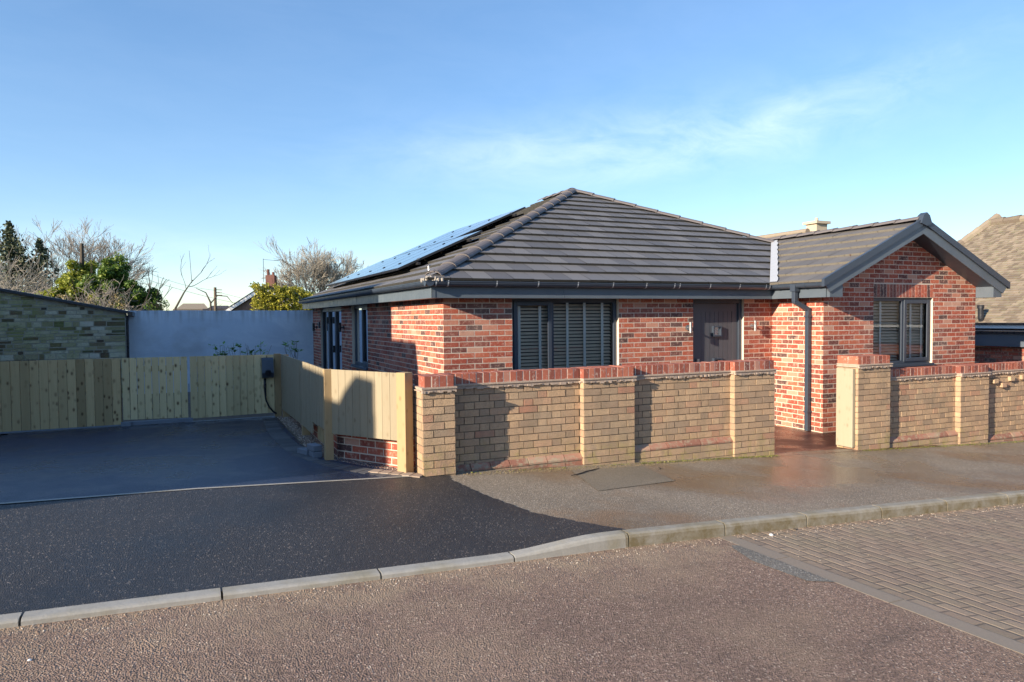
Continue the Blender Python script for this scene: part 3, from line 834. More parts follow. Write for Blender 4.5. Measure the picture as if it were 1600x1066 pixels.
gutter(H, (-.233, -.345, ZG), (-.233, 10.98, ZG), (-1, 0, 0))
gutter(H, (5.568, -.30, ZG+.004), (5.568, -1.33, ZG+.004), (-1, 0, 0))
for x in (-.217, -.053, .628, 1.244, 1.864, 2.443, 3.016, 3.523, 3.62, 4.198, 4.781, 5.322, 5.40): bracket(H, (x, -.233, ZG), (1, 0, 0), (0, -1, 0))
y = .1
while y < 10.8: bracket(H, (-.233, y, ZG), (0, 1, 0), (-1, 0, 0), .03, 'anthracite_upvc'); y += .62
for y in (-.45, -1.0, -1.25): bracket(H, (5.568, y, ZG+.004), (0, 1, 0), (-1, 0, 0), .03, 'anthracite_upvc')
# downpipe (square section)
mb = MB(); w_ = .033
def sq(pts):
    pts = [Vector(p) for p in pts]
    for a, b in zip(pts, pts[1:]):
        d = (b-a); L = d.length; d.normalize()
        if abs(d.z) > .95: mb.obox((a.x-w_, a.y-w_, min(a.z, b.z)), (1, 0, 0), (0, 1, 0), 2*w_, 2*w_, abs(b.z-a.z))
        else:
            s_ = d.cross(Vector((0, 0, 1))).normalized(); t_ = s_.cross(d)
            mb.obox(a-s_*w_-t_*w_-d*.02, d, s_, L+.04, 2*w_, 2*w_, c=t_)
sq([(5.50, -.77, 2.27), (5.50, -.77, 2.04), (5.745, -.805, 1.92), (5.745, -.805, .012)])
mb.build('downpipe', 'anthracite_upvc', H, False, .004)
for z in (1.80, .30):
    mb = MB(); mb.box(5.70, 5.80, -.845, -.765, z, z+.03); mb.build('pipe_clip', 'anthracite_upvc', H)
mb = MB(); mb.box(5.45, 5.55, -.82, -.72, 2.20, 2.31); mb.build('gutter_outlet', 'anthracite_upvc', H)

# ---- roofs
EZ = 2.325
def clip_poly(poly, x, keep_ge, axis):
    out = []
    for i in range(len(poly)):
        a, b = poly[i], poly[(i+1) % len(poly)]
        ia = (a[axis] >= x) == keep_ge; ib = (b[axis] >= x) == keep_ge
        if a[axis] == x: ia = True
        if ia: out.append(a)
        if (a[axis]-x)*(b[axis]-x) < 0:
            t = (x-a[axis])/(b[axis]-a[axis]); out.append((a[0]+(b[0]-a[0])*t, a[1]+(b[1]-a[1])*t))
    return out
def clip_convex(poly, cl):
    """Sutherland-Hodgman, cl is convex and counter-clockwise"""
    out = poly
    for i in range(len(cl)):
        a, b = cl[i], cl[(i+1) % len(cl)]
        if not out: return []
        inp, out = out, []
        def side(p): return (b[0]-a[0])*(p[1]-a[1])-(b[1]-a[1])*(p[0]-a[0])
        for k in range(len(inp)):
            p, q = inp[k], inp[(k+1) % len(inp)]; sp, sq_ = side(p), side(q)
            if sp >= -1e-9: out.append(p)
            if sp*sq_ < -1e-18:
                t = sp/(sp-sq_); out.append((p[0]+(q[0]-p[0])*t, p[1]+(q[1]-p[1])*t))
    return out
def roof_slope(name, O, along_, up, poly, matn, buttm, tw=.30, gauge=.345, th=.032, parent=None, side_th=True):
    """poly in (u,v): u metres along the eaves, v plan metres up the slope; O at eaves origin.  height = v*TP"""
    O, A, U = Vector(O), Vector(along_), Vector(up)
    sec = sqrt(1+TP*TP); g = gauge/sec
    mb = MB(); vmax = max(p[1] for p in poly); umin = min(p[0] for p in poly); umax = max(p[0] for p in poly)
    N = (U.cross(A) if True else A.cross(U))
    nrm = Vector((-U.x*TP, -U.y*TP, 1)).normalized()
    r = 0; v = 0
    while v < vmax-.01:
        off = -tw/2*(r % 2); k = int((umin)/tw)-2
        while k*tw+off < umax:
            u0, u1 = k*tw+off, (k+1)*tw+off
            cell = [(u0+.0028, v), (u1-.0028, v), (u1-.0028, v+g), (u0+.0028, v+g)]
            c = clip_convex(cell, poly)
            if len(c) > 2:
                t = (R.random(), R.random(), 0); lift = R.uniform(-.002, .004)
                P3 = [(O+A*p[0]+U*p[1]+Vector((0, 0, p[1]*TP))+nrm*((th+lift)*(1-(p[1]-v)/g)+.003), p) for p in c]
                pts = [q[0] for q in P3]
                nn2 = (pts[1]-pts[0]).cross(pts[2]-pts[0])
                mb.face(pts if nn2.z > 0 else pts[::-1], t)
                n_ = len(P3)
                for i in range(n_):
                    a, b = P3[i], P3[(i+1) % n_]
                    if abs(a[1][1]-v) < 1e-6 and abs(b[1][1]-v) < 1e-6:
                        mb.face([a[0], b[0], b[0]-nrm*(th+.003), a[0]-nrm*(th+.003)], t, 1)
            k += 1
        v += g; r += 1
    # deck under the tiles
    pts = [O+A*p[0]+U*p[1]+Vector((0, 0, p[1]*TP-.012)) for p in poly]
    mb.face(pts, (.2, .2, .2), 1)
    return mb.build(name, [matn, buttm], parent)
E0 = -.30; AP = 4.60; YB = 11.0; XV = 5.45
A_ = AP-E0
roof_slope('roof_slope', (E0, E0, EZ), (1, 0, 0), (0, 1, 0),
           [(0, 0), (XV-E0, 0), (XV-E0+(2*AP-XV-E0+E0-0-E0)/2*0+ (2*AP-2*E0-(XV-E0))/2+0-0, (2*AP-2*E0-(XV-E0))/2) if False else (((2*A_)+(XV-E0))/2, ((2*A_)-(XV-E0))/2), (A_, A_)],
           'roof_tile', 'tile_butt', parent=H)
LY = YB-E0
roof_slope('roof_slope', (E0, YB, EZ), (0, -1, 0), (1, 0, 0),
           [(0, 0), (LY, 0), (LY-A_, A_), (A_, A_)], 'roof_tile', 'tile_butt', parent=H)
zr = EZ+A_*TP
mb = MB()
XQ = 2*AP-E0
mb.face([(E0, YB, EZ), (XQ, YB, EZ), (AP, YB-A_, zr)][::-1]); mb.face([(XQ, YB, EZ), (XQ, E0, EZ), (AP, E0+A_, zr), (AP, YB-A_, zr)][::-1])
mb.build('rear_roof', 'roof_tile', H)
WR = 7.635; WZ = EZ+(WR-XV)*TP
wl = 1.38+E0  # distance from eaves corner to verge
roof_slope('wing_roof_slope', (XV, -1.385, EZ), (0, -1, 0), (1, 0, 0),
           [(-(1.385+E0+ (WR-XV)) , WR-XV), (-(1.385+E0), 0), (0, 0), (0, WR-XV)], 'roof_tile_dusty', 'tile_butt_pale', parent=H)
roof_slope('wing_roof_slope', (2*WR-XV, -1.385, EZ), (0, 1, 0), (-1, 0, 0),
           [(0, 0), (4.6, 0), (4.6, WR-XV), (0, WR-XV)], 'roof_tile_dusty', 'tile_butt_pale', parent=H)
# hips and ridges
def ridge_run(parent, a, b, n, matn='ridge_tile', r=.115, flat=.62, clip=True):
    a, b = Vector(a), Vector(b); d = (b-a); L = d.length/n; d.normalize()
    s_ = d.cross(Vector((0, 0, 1))).normalized(); u_ = s_.cross(d).normalized()
    for k in range(n):
        mb = MB(); p = a+d*L*k; q = a+d*(L*(k+1)+.03)
        m_ = 8; A1 = []; B1 = []
        for j in range(m_+1):
            an = pi*.03+pi*.94*j/m_
            A1.append(p+s_*r*1.05*cos(an)+u_*(r*flat*sin(an)+.012)); B1.append(q+s_*r*.93*cos(an)+u_*(r*flat*.93*sin(an)-.0))
        for j in range(m_): mb.face([A1[j], A1[j+1], B1[j+1], B1[j]], (.5, .5, 0))
        In = [x-u_*.016 for x in A1]
        for j in range(m_): mb.face([A1[j+1], A1[j], In[j], In[j+1]], (.5, .5, 0))
        o = mb.build('ridge_tile', matn, parent, True)
        for e in o.data.edges: pass
        if clip:
            mb = MB(); c = p+d*.02
            pts = [c+s_*r*1.1*cos(an_)+u_*(r*flat*1.1*sin(an_)+.014) for an_ in (pi*.2, pi*.32, pi*.44)]
            mb.tube(pts, .004, 4); mb.build('ridge_clip', 'black_plastic', parent)
hp0 = Vector((E0+.10, E0+.10, EZ+.10*TP)); apx = Vector((AP, AP, zr))
ridge_run(H, hp0, apx, 15)
ridge_run(H, (7.50, 2*AP-7.50, EZ+(2*AP-7.50-E0)*TP+.0), apx, 9)
ridge_run(H, (AP, AP, zr), (AP, YB-A_, zr), 4, clip=False)
ridge_run(H, (WR, -1.36, WZ+.0), (WR, 1.95, WZ+.0), 8)
# hip end bedding and iron
mb = MB()
for k in range(130):
    a = R.uniform(-.09, .09); c = Vector((E0+.07+a+R.gauss(0, .02), E0+.07-a+R.gauss(0, .02), EZ+.005+R.uniform(0, .055)*(1-abs(a)/.11)))
    mb.tube([c-Vector((0, 0, .03)), c, c+Vector((0, 0, .012))], [.02, .022, .008], 5)
mb.build('hip_bedding', 'bedding', H)
mb = MB(); mb.tube([(E0+.08, E0+.08, EZ+.03), (E0+.02, E0+.04, EZ+.13), (E0+.02, E0+.05, EZ+.18), (E0+.05, E0+.05, EZ+.20)], .007, 5); mb.build('hip_iron', 'steel', H)
# lead valley, lying on the wing slope with a dressed wavy edge
mb = MB(); n = 26; vl = WR-XV-.12
for k in range(n):
    def P_(t, side):
        x = XV+t*vl; yv = E0+t*vl
        if side: yv -= .15+.03*abs(sin(t*26))
        return Vector((x, yv, EZ+(x-XV)*TP+.048))
    t0, t1 = k/n, (k+1)/n
    mb.face([P_(t0, 0), P_(t0, 1), P_(t1, 1), P_(t1, 0)])
mb.build('lead_valley', 'lead', H)
mb = MB()
# verge boards of the gable: upper dry verge and lower bargeboard
for sgn in (-1, 1):
    def pt(xo, dz, y): x = WR+sgn*xo; return Vector((x, y, WZ-abs(xo)*TP+dz))
    hw = WR-XV
    mb.prism([pt(0, .055, -1.405), pt(hw+.03, .055, -1.405), pt(hw+.03, -.055, -1.405), pt(0, -.055, -1.405)], (0, .05, 0))
mb.build('dry_verge', 'anthracite_upvc', H)
mb = MB()
for sgn in (-1, 1):
    hw = WR-XV
    mb.prism([pt(0, -.055, -1.375), pt(hw-.10, -.055, -1.375), pt(hw-.18, -.21, -1.375), pt(0, -.21, -1.375)] if False else
             [Vector((WR+sgn*0, -1.375, WZ-.056)), Vector((WR+sgn*(hw-.02), -1.375, WZ-(hw-.02)*TP-.056)), Vector((WR+sgn*(hw-.12), -1.375, WZ-(hw-.12)*TP-.205)), Vector((WR, -1.375, WZ-.205))], (0, .022, 0))
mb.build('bargeboard', 'fascia_board', H)
for sgn in (-1, 1):
    mb = MB()
    # boxed eaves end
    if sgn < 0: mb.box(5.592, 5.86, -1.352, -1.285, SO, 2.30)
    else: mb.box(XE+.005, 9.66, -1.352, -1.05, SO+.01, 2.33); mb.box(9.66, 9.70, -1.352, 3.0, SO+.01, 2.33)
    mb.build('eaves_box', 'fascia_board', H)
mb = MB()
for sgn in (-1, 1):
    p = [Vector((WR, -1.35, WZ-.19)), Vector((WR+sgn*(hw-.16), -1.35, WZ-.19-(hw-.16)*TP)), Vector((WR+sgn*(hw-.16), YW+.02, WZ-.19-(hw-.16)*TP)), Vector((WR, YW+.02, WZ-.19))]
    mb.prism(p, (0, 0, .012))
mb.build('sloping_soffit', 'anthracite_upvc', H)
mb = MB(); mb.prism([(WR-.13, -1.43, WZ-.045), (WR-.07, -1.43, WZ+.085), (WR, -1.43, WZ+.13), (WR+.07, -1.43, WZ+.085), (WR+.13, -1.43, WZ-.045), (WR, -1.43, WZ-.085)], (0, .11, 0))
mb.build('ridge_end_cap', 'anthracite_upvc', H)
mb = MB(); mb.box(9.62, 9.74, -1.34, 3.2, 2.25, 2.32); mb.build('east_gutter', 'anthracite_upvc', H)

# ---- windows and doors
def frame_rect(mb, O, u, n, x0, x1, z0, z1, t_, d0, d1):
    O, u, n = Vector(O), Vector(u), Vector(n)
    def bx(a, b, c, d):
        p = O+u*a+n*d0; p.z = c; mb.obox(p, u, n, b-a, d1-d0, d-c)
    bx(x0, x0+t_, z0, z1); bx(x1-t_, x1, z0, z1); bx(x0+t_, x1-t_, z0, z0+t_); bx(x0+t_, x1-t_, z1-t_, z1)
def window(O, u, n, x0, x1, z0, z1, splits, sashes, rec=.05, slat=True, tapes=(), sill=True):
    O, u, n = Vector(O), Vector(u), Vector(n)
    mb = MB(); frame_rect(mb, O, u, n, x0, x1, z0, z1, .055, -rec-.06, -rec)
    for s in splits:
        p = O+u*(s-.03)-n*(rec+.06); p.z = z0+.055; mb.obox(p, u, n, .06, .06, z1-z0-.11)
    W_ = mb.build('window', 'anthracite_upvc', H, False, .004)
    eds = [x0+.03]+list(splits)+[x1-.03]
    for i in range(len(eds)-1):
        a, b = eds[i]+.02, eds[i+1]-.02
        if i in sashes:
            mb = MB(); frame_rect(mb, O, u, n, a-.008, b+.008, z0+.035, z1-.035, .062, -rec+.0005, -rec+.020)
            mb.build('sash', 'anthracite_upvc', W_, False, .006)
        mb = MB(); p = O-n*(rec+.022)
        q = [p+u*(a+.01), p+u*(b-.01)]
        zz0, zz1 = z0+.05, z1-.05
        mb.face([(q[0].x, q[0].y, zz0), (q[1].x, q[1].y, zz0), (q[1].x, q[1].y, zz1), (q[0].x, q[0].y, zz1)])
        mb.build('pane', 'window_glass', W_)
    if slat:
        mb = MB(); z = z0+.04
        while z < z1-.05:
            p = O+u*(x0+.06)-n*(rec+.11); p.z = z
            c_ = Vector((0, 0, 1)); dd = (n*.036+Vector((0, 0, -.028)))
            mb.obox(p, u, dd.normalized(), x1-x0-.12, dd.length, .006)
            z += .05
        bl = mb.build('blind', 'blind_slat', W_)
        for s in tapes:
            mb = MB(); p = O+u*(s-.022)-n*(rec+.062); p.z = z0+.02; mb.obox(p, u, n, .044, .004, z1-z0-.06)
            mb.build('blind_tape', 'white_blind', W_)
    if sill:
        mb = MB(); p = O+u*(x0-.0)-n*.06; p.z = z0-.045; mb.obox(p, u, n, x1-x0, .10, .044); mb.build('sill', 'anthracite_upvc', W_, False, .004)
    return W_
window((0, 0, 0), (1, 0, 0), (0, -1, 0), 1.012, 2.763, .93, SO, [1.665], {0}, .055, True, (1.17, 1.50, 1.95, 2.24, 2.545))
window((0, YW, 0), (1, 0, 0), (0, -1, 0), 6.907, 8.343, 1.01, 2.105, [7.66], {1}, .045, True, (7.20, 7.93, 8.2))
window((0, 0, 0), (0, 1, 0), (-1, 0, 0), 4.362, 5.758, .90, SO, [5.02], {0}, .055, True, (4.7, 5.4))
# patio doors
PD = window((0, 0, 0), (0, 1, 0), (-1, 0, 0), 6.842, 9.518, .02, SO, [7.75, 8.6], {0, 1, 2}, .055, False, (), False)
for y, z in ((7.78, 1.05), (8.55, 1.72)):
    mb = MB(); mb.box(-.02, .03, y, y+.03, z, z+.16); mb.build('door_handle', 'black_plastic', PD)
# front door
D = MB()
for a, b, c, d in ((4.152, 4.215, 0, 2.098), (5.12, 5.183, 0, 2.098), (4.215, 5.12, 2.035, 2.098)): D.box(a, b, .045, .11, c, d)
D = D.build('front_door', 'anthracite_upvc', H, False, .004)
mb = MB(); mb.box(4.218, 5.117, .085, .12, .03, 2.03)
for x in [4.37+.09*k for k in range(7)]: mb.box(x+.004, x+.086, .079, .086, .25, 1.9)
mb.box(4.22, 4.367, .074, .086, .03, 2.03); mb.box(5.005, 5.115, .074, .086, .03, 2.03); mb.box(4.367, 5.005, .074, .086, 1.905, 2.03); mb.box(4.367, 5.005, .074, .086, .03, .24)
leafo = mb.build('door_leaf', 'door_paint', D)
for z, x in ((1.50, 4.59), (.98, 4.60)):
    mb = MB(); s_ = .17
    for a, b, c, d in ((x, x+s_, z, z+.022), (x, x+s_, z+s_-.022, z+s_), (x, x+.022, z+.022, z+s_-.022), (x+s_-.022, x+s_, z+.022, z+s_-.022)): mb.box(a, b, .03, .079, c, d)
    q = mb.build('door_light', 'anthracite_upvc', leafo)
    mb = MB(); mb.box(x+.022, x+s_-.022, .060, .064, z+.022, z+s_-.022); mb.build('pane', 'steel' if z > 1.2 else 'black_plastic', q)
mb = MB(); mb.box(4.25, 4.30, .03, .074, .95, 1.15); mb.build('door_handle', 'steel', leafo)
def lamp(p, n, h=.17, r=.024, matn='steel'):
    p, n = Vector(p), Vector(n)
    mb = MB(); q = p+n*.085
    mb.tube([q-Vector((0, 0, h/2)), q+Vector((0, 0, h/2))], r, 14)
    mb.tube([p, p+n*.02], .042, 12); mb.tube([p+n*.02, q], .014, 8)
    o = mb.build('wall_lamp', matn, H, False)
    mb = MB(); mb.tube([q+Vector((0, 0, h/2+.0005)), q+Vector((0, 0, h/2+.003))], r*.8, 12); mb.build('lens', 'black_plastic', o)
lamp((4.03, -.006, 1.655), (0, -1, 0)); lamp((5.345, -.006, 1.665), (0, -1, 0))
lamp((-.006, 6.55, 1.65), (-1, 0, 0), .20, .03, 'black_plastic'); lamp((-.006, 10.05, 1.62), (-1, 0, 0), .20, .03, 'black_plastic')
mb = MB(); mb.box(-.03, -.006, 9.56, 9.7, 1.6, 1.76); mb.build('alarm_box', 'black_plastic', H)

# ---- solar panels
sec = sqrt(1+TP*TP)
def sp(x, y, off): return Vector((x, y, EZ+(x-E0)*TP))+Vector((-TP, 0, 1)).normalized()*off
k = 0
for (xa, xb, ya, yb_n) in ((.16, 1.68, 2.55, 6), (1.70, 3.22, 4.0, 4)):
    mb = MB()
    for xr_ in (xa+.3, xb-.3):
        a = sp(xr_, ya-.12, .065); mb.obox(a-Vector((.02, 0, .0)), (1, 0, 0), (0, 1, 0), .04, yb_n*1.14+.2, .04)
    mb.build('panel_rail', 'panel_frame', H)
    for i in range(yb_n):
        y0, y1 = ya+i*1.14, ya+i*1.14+1.12
        mb = MB(); a = sp(xa, y0, .115); ux = (sp(xb, y0, .115)-a); Lx = ux.length; ux.normalize()
        nz = Vector((-TP, 0, 1)).normalized()
        mb.obox(a, ux, (0, 1, 0), Lx, 1.12, .035, c=nz)
        pn = mb.build('solar_panel', 'panel_frame', H)
        mb = MB(); b0 = a+nz*.037+ux*.02
        mb.face([b0+Vector((0, .02, 0)), b0+ux*(Lx-.04)+Vector((0, .02, 0)), b0+ux*(Lx-.04)+Vector((0, 1.10, 0)), b0+Vector((0, 1.10, 0))])
        mb.build('glass', 'panel_glass', pn)
        for fr in (.22, .78):
            mb = MB(); c = a+ux*Lx*fr+nz*.028+Vector((0, -.015, 0)); mb.obox(c, ux, (0, 1, 0), .05, .03, .02, c=nz); mb.build('clamp', 'steel' if i == 0 else 'panel_frame', pn)

# ------------------------------------------------------------------ fences
def board_run(mb, p0, p1, zb0, zb1, zt0, zt1, bw=.1, th=.018, t_fn=None, gap=.003, jit=.006, feather=True):
    p0, p1 = Vector(p0), Vector(p1); d = p1-p0; L = d.length; d.normalize(); n = Vector((d.y, -d.x, 0))
    k = max(1, round(L/bw)); st = L/k
    for i in range(k):
        a, b = i*st, (i+1)*st-gap
        ta, tb = i/k, (i+1)/k
        z0a, z0b = zb0+(zb1-zb0)*ta, zb0+(zb1-zb0)*tb; z1a, z1b = zt0+(zt1-zt0)*ta, zt0+(zt1-zt0)*tb
        off = R.uniform(0, jit); t = t_fn() if t_fn else (R.random()*.5, R.random(), R.random())
        A1 = p0+d*a+n*off; B1 = p0+d*b+n*(off+((.012 if jit > .003 else .0025) if feather else 0))
        i0 = len(mb.v)
        for q, za, zb_ in ((A1, z0a, z1a), (B1, z0b, z1b), (B1-n*th, z0b, z1b), (A1-n*th, z0a, z1a)):
            mb.v.append((q.x, q.y, za)); mb.v.append((q.x, q.y, zb_))
        for f in ((0, 2, 3, 1), (2, 4, 5, 3), (4, 6, 7, 5), (6, 0, 1, 7), (1, 3, 5, 7), (0, 6, 4, 2)):
            mb.f.append(tuple(i0+x for x in f)); mb.t.append(t); mb.mi.append(0)
YF = 2.5; ZF = 1.308
F1 = empty('timber_fence', 'weathered brown board fence along the back of the driveway, left of the gate', 'fence')
mb = MB(); board_run(mb, (-9.2, YF, 0), (-3.985, YF, 0), .365, .355, ZF, ZF, .108, t_fn=lambda: (R.uniform(.35, 1), R.random(), R.random())); mb.build('boards', 'fence_wood', F1)
mb = MB()
for z in (.5, .85, 1.2): mb.box(-9.2, -3.99, YF+.02, YF+.06, z, z+.07)
mb.build('rail', 'fence_wood', F1)
for x in (-9.2, -7.4, -5.9, -4.06): 
    mb = MB(); mb.box(x, x+.075, YF+.06, YF+.14, .1, ZF-.02); mb.build('post', 'post_wood', F1)
mb = MB(); mb.box(-9.2, -3.99, YF-.02, YF+.03, .30, .362); mb.build('gravel_board', 'paving_grey', F1)
GT = empty('timber_gate', 'narrow pale green board gate set between the two back fence panels', 'gate')
mb = MB(); board_run(mb, (-3.965, YF, 0), (-3.115, YF, 0), .425, .405, ZF, ZF-.003, .092, gap=.006, t_fn=lambda: (R.uniform(0, .3), R.random(), R.random())); mb.build('boards', 'fence_wood_green', GT)
mb = MB()
for z in (.55, 1.1): mb.box(-3.96, -3.12, YF+.02, YF+.06, z, z+.08)
mb.build('rail', 'fence_wood_green', GT)
mb = MB(); mb.box(-3.108, -3.098, YF-.004, YF+.04, .62, .90); mb.build('latch', 'paving_grey', GT)
mb = MB(); mb.box(-3.97, -3.10, YF-.03, YF+.06, .30, .392); mb.box(-3.99, -3.87, YF-.09, YF-.03, .30, .40); mb.box(-3.17, -3.06, YF-.09, YF-.03, .30, .40)
ts = mb.build('gate_threshold', 'paving_grey'); ts['label'] = 'low pale concrete threshold with end blocks under the board gate'; ts['category'] = 'threshold'
F2 = empty('timber_fence', 'board fence panel between the gate and the fence corner, carrying the car charger', 'fence')
mb = MB(); board_run(mb, (-3.085, YF, 0), (-1.90, YF, 0), .385, .40, ZF-.003, ZF-.01, .1, t_fn=lambda: (R.uniform(0, .55), R.random(), R.random())); mb.build('boards', 'fence_wood_green', F2)
mb = MB()
for z in (.5, .85, 1.15): mb.box(-3.08, -1.9, YF+.02, YF+.06, z, z+.07)
mb.build('rail', 'fence_wood', F2)
mb = MB(); mb.box(-1.895, -1.80, YF-.02, YF+.08, .2, ZF+.0); mb.build('post', 'post_wood', F2, False, .004)
F3 = empty('timber_fence', 'pale new side fence of raised board panels on square posts above brick plinth', 'fence')
XS = -1.80
mb = MB(); board_run(mb, (XS, YF-.03, 0), (XS, .50, 0), .455, .487, ZF-.005, ZF-.002, .1, jit=.002, t_fn=lambda: (R.uniform(0, .2), R.random(), R.random())); mb.build('boards', 'fence_wood_fresh', F3)
mb = MB(); board_run(mb, (XS, .46, 0), (XS, -.46, 0), .49, .495, ZF-.002, ZF-.0, .1, jit=.002, t_fn=lambda: (R.uniform(0, .2), R.random(), R.random()))
board_run(mb, (XS, -.46, 0), (XS, -.90, 0), .64, .64, ZF, ZF, .1, jit=.002, t_fn=lambda: (R.uniform(0, .2), R.random(), R.random()))
board_run(mb, (XS, -.90, 0), (XS, -1.30, 0), .655, .66, ZF, ZF, .1, jit=.002, t_fn=lambda: (R.uniform(0, .2), R.random(), R.random())); mb.build('boards', 'fence_wood_fresh', F3)
pa, pb = (-1.735, -1.375), (-1.235, -2.165)
mb = MB(); board_run(mb, (pa[0], pa[1], 0), (pb[0], pb[1], 0), .622, .63, ZF, ZF-.005, .1, jit=.001, feather=True, gap=.0012, t_fn=lambda: (R.uniform(0, .3), R.random(), R.random())); mb.build('boards', 'fence_wood_fresh', F3)
def post(parent, x, y, ang, z0, z1, s=.095):
    mb = MB(); a = Vector((cos(ang), sin(ang), 0)); b = Vector((-sin(ang), cos(ang), 0)); c = Vector((x, y, z0))
    mb.obox(c-a*s/2-b*s/2, a, b, s, s, z1-z0, (.05, R.random(), R.random())); mb.build('post', 'post_wood', parent, False, .004)
    
post(F3, -1.745, 2.40, 0, .25, ZF-.01); post(F3, -1.735, .48, 0, .25, ZF-.03)
post(F3, -1.765, -1.33, 0, .30, ZF-.0, .088)
an_ = atan2(pb[1]-pa[1], pb[0]-pa[0])
post(F3, -1.180, -2.215, an_, .28, ZF+.002, .115)
mb = MB(); mb.box(-1.745, -1.72, -.88, -.5, .44, .60)
mb.build('backing_board', 'fence_wood', F3)
for z in (.75, 1.18):
    mb = MB(); mb.box(-1.78, -1.745, -1.28, 2.35, z, z+.07); mb.build('rail', 'fence_wood', F3)

# dwarf brick wall behind the posts
DW = empty('dwarf_brick_wall', 'low red brick plinth wall showing under the raised side fence', 'wall')
mb = MB()
bricks(mb, (-1.66, 2.6, 0), (0, -1, 0), (-1, 0, 0), 3.85, .20, 6, start=0); mb.box(-1.659, -1.56, -1.25, 2.6, .15, .645, None, 1)
A2 = Vector((-1.66, -1.25, 0)); B2 = Vector((-1.05, -2.20, 0)); d = (B2-A2); L = d.length; d.normalize(); nn_ = Vector((d.y, -d.x, 0))
bricks(mb, A2, d, nn_, L, .20, 6, start=1); p = A2-nn_*.1; p.z = .15; mb.obox(p, d, nn_, L, .099, .50, None, 1)
mb.build('brickwork', ['brick_red', 'mortar_pale'], DW)
# two concrete paviors stacked by the post
for k_, (x, y, z, a, lab) in enumerate(((-1.86, -1.10, .335, .1, 'grey paving block lying lowest beside the side fence post'), (-1.855, -1.08, .402, .2, 'grey paving block on top of the small stack by the side fence post'), (-1.90, -.92, .335, .4, 'loose blue-grey paving block just behind the small stack by the fence'))):
    mb = MB(); u_ = Vector((cos(a), sin(a), 0)); v_ = Vector((-sin(a), cos(a), 0)); mb.obox((x-.05, y-.1, z+.008), u_, v_, .1, .2, .062)
    o = mb.build('paving_block', 'paving_grey', None, False, .005); o['label'] = lab; o['category'] = 'paving block'; o['group'] = 'loose paving blocks by the fence'

# car charger
CH = empty('car_charger', 'dark grey wall box car charger with hanging cable on the back fence', 'car charger')
mb = MB(); x0_, x1_, y_, za, zb_ = -2.085, -1.915, YF-.004, .935, 1.255
prof = [(0, za), (-.085, za+.02), (-.115, za+.09), (-.07, zb_-.03), (-.03, zb_), (0, zb_)]
mb.prism([(x0_, y_+p[0], p[1]) for p in prof], (x1_-x0_, 0, 0)); mb.build('body', 'anthracite_upvc', CH, False, .022)
mb = MB(); mb.tube([(-2.0, y_-.10, za+.10), (-2.0, y_-.135, za+.085)], .045, 18); mb.build('socket', 'black_plastic', CH)
mb = MB(); pts = [(-2.045, y_-.03, za), (-2.05, y_-.03, .80), (-2.04, y_-.025, .68), (-2.03, y_-.03, .60), (-1.99, y_-.03, .50), (-1.93, y_-.03, .42), (-1.88, y_-.03, .385)]
mb.tube(pts, .012, 8); mb.tube([(-2.028, y_-.02, za), (-2.028, y_-.02, .66)], .008, 6); mb.build('cable', 'black_plastic', CH, True)

# ------------------------------------------------------------------ stone outbuilding and rendered wall
YS = 10.55
ST = empty('stone_outbuilding', 'old rubble stone outbuilding with a single slope dark roof, left of the rendered wall', 'outbuilding')
XS1 = -4.46
def zst(x): return 2.60+(-6.955-x)*.208
mb = MB(); z = -.2
while z < 4.2:
    h = R.choice([.05, .055, .065, .075, .085, .10, .13]); x = XS1+R.uniform(-.002, .002)
    while x > -14:
        l = R.uniform(.10, .36)*(1 if h > .07 else 1.15)
        if abs(x-XS1) < .003: l = R.uniform(.25, .5)
        xa = max(-14, x-l)
        if z+h < zst((xa+x)/2)-.07:
            t = (R.random(), R.random(), R.random()); pr = R.uniform(.0, .012); z0_, z1_ = z+R.uniform(-.004, .012), z+h-R.uniform(.004, .022)
            pts = [(xa+R.uniform(.003, .012), YS-pr, z0_), (x-.008, YS-pr, z0_+R.uniform(-.004, .004)), (x-R.uniform(.004, .012), YS-pr, z1_), (xa+.008, YS-pr, z1_+R.uniform(-.004, .004))]
            mb.prism(pts, (0, .06, 0), t)
        x = xa-R.uniform(.004, .012)
    z += h
mb.prism([(-14, YS+.004, -.3), (XS1, YS+.004, -.3), (XS1, YS+.004, zst(XS1)-.05), (-14, YS+.004, zst(-14)-.05)], (0, .4, 0), None, 1)
mb.build('wall', ['rubble_stone', 'stone_mortar'], ST)
mb = MB(); mb.prism([(-14, YS-.10, zst(-14)), (XS1+.16, YS-.10, zst(XS1+.16)), (XS1+.16, YS-.10, zst(XS1+.16)-.06), (-14, YS-.10, zst(-14)-.06)], (0, 4, 0)); mb.build('roof', 'slate_dark', ST)
mb = MB(); mb.box(XS1+.06, XS1+.17, YS-.12, YS+4, zst(XS1)-.13, zst(XS1)-.04); mb.build('gutter', 'black_plastic', ST)
mb = MB(); mb.tube([(XS1+.06, YS-.03, zst(XS1)-.12), (XS1+.045, YS-.02, zst(XS1)-.3), (XS1+.045, YS-.02, -.1)], .03, 8); mb.build('drainpipe', 'black_plastic', ST)
mb = MB()
tp = [(x, 11.2, 2.085-.002*(x+4.44)+R.uniform(-.008, .008)) for x in rng(-4.44, 3.2, 34)]
mb.prism([(3.2, 11.2, -.2), (-4.44, 11.2, -.2)][::-1]+tp[::-1], (0, .2, 0))
rw = mb.build('rendered_wall', 'cement_render'); rw['label'] = 'tall grey cement rendered boundary wall with stained top behind the garden'; rw['category'] = 'wall'

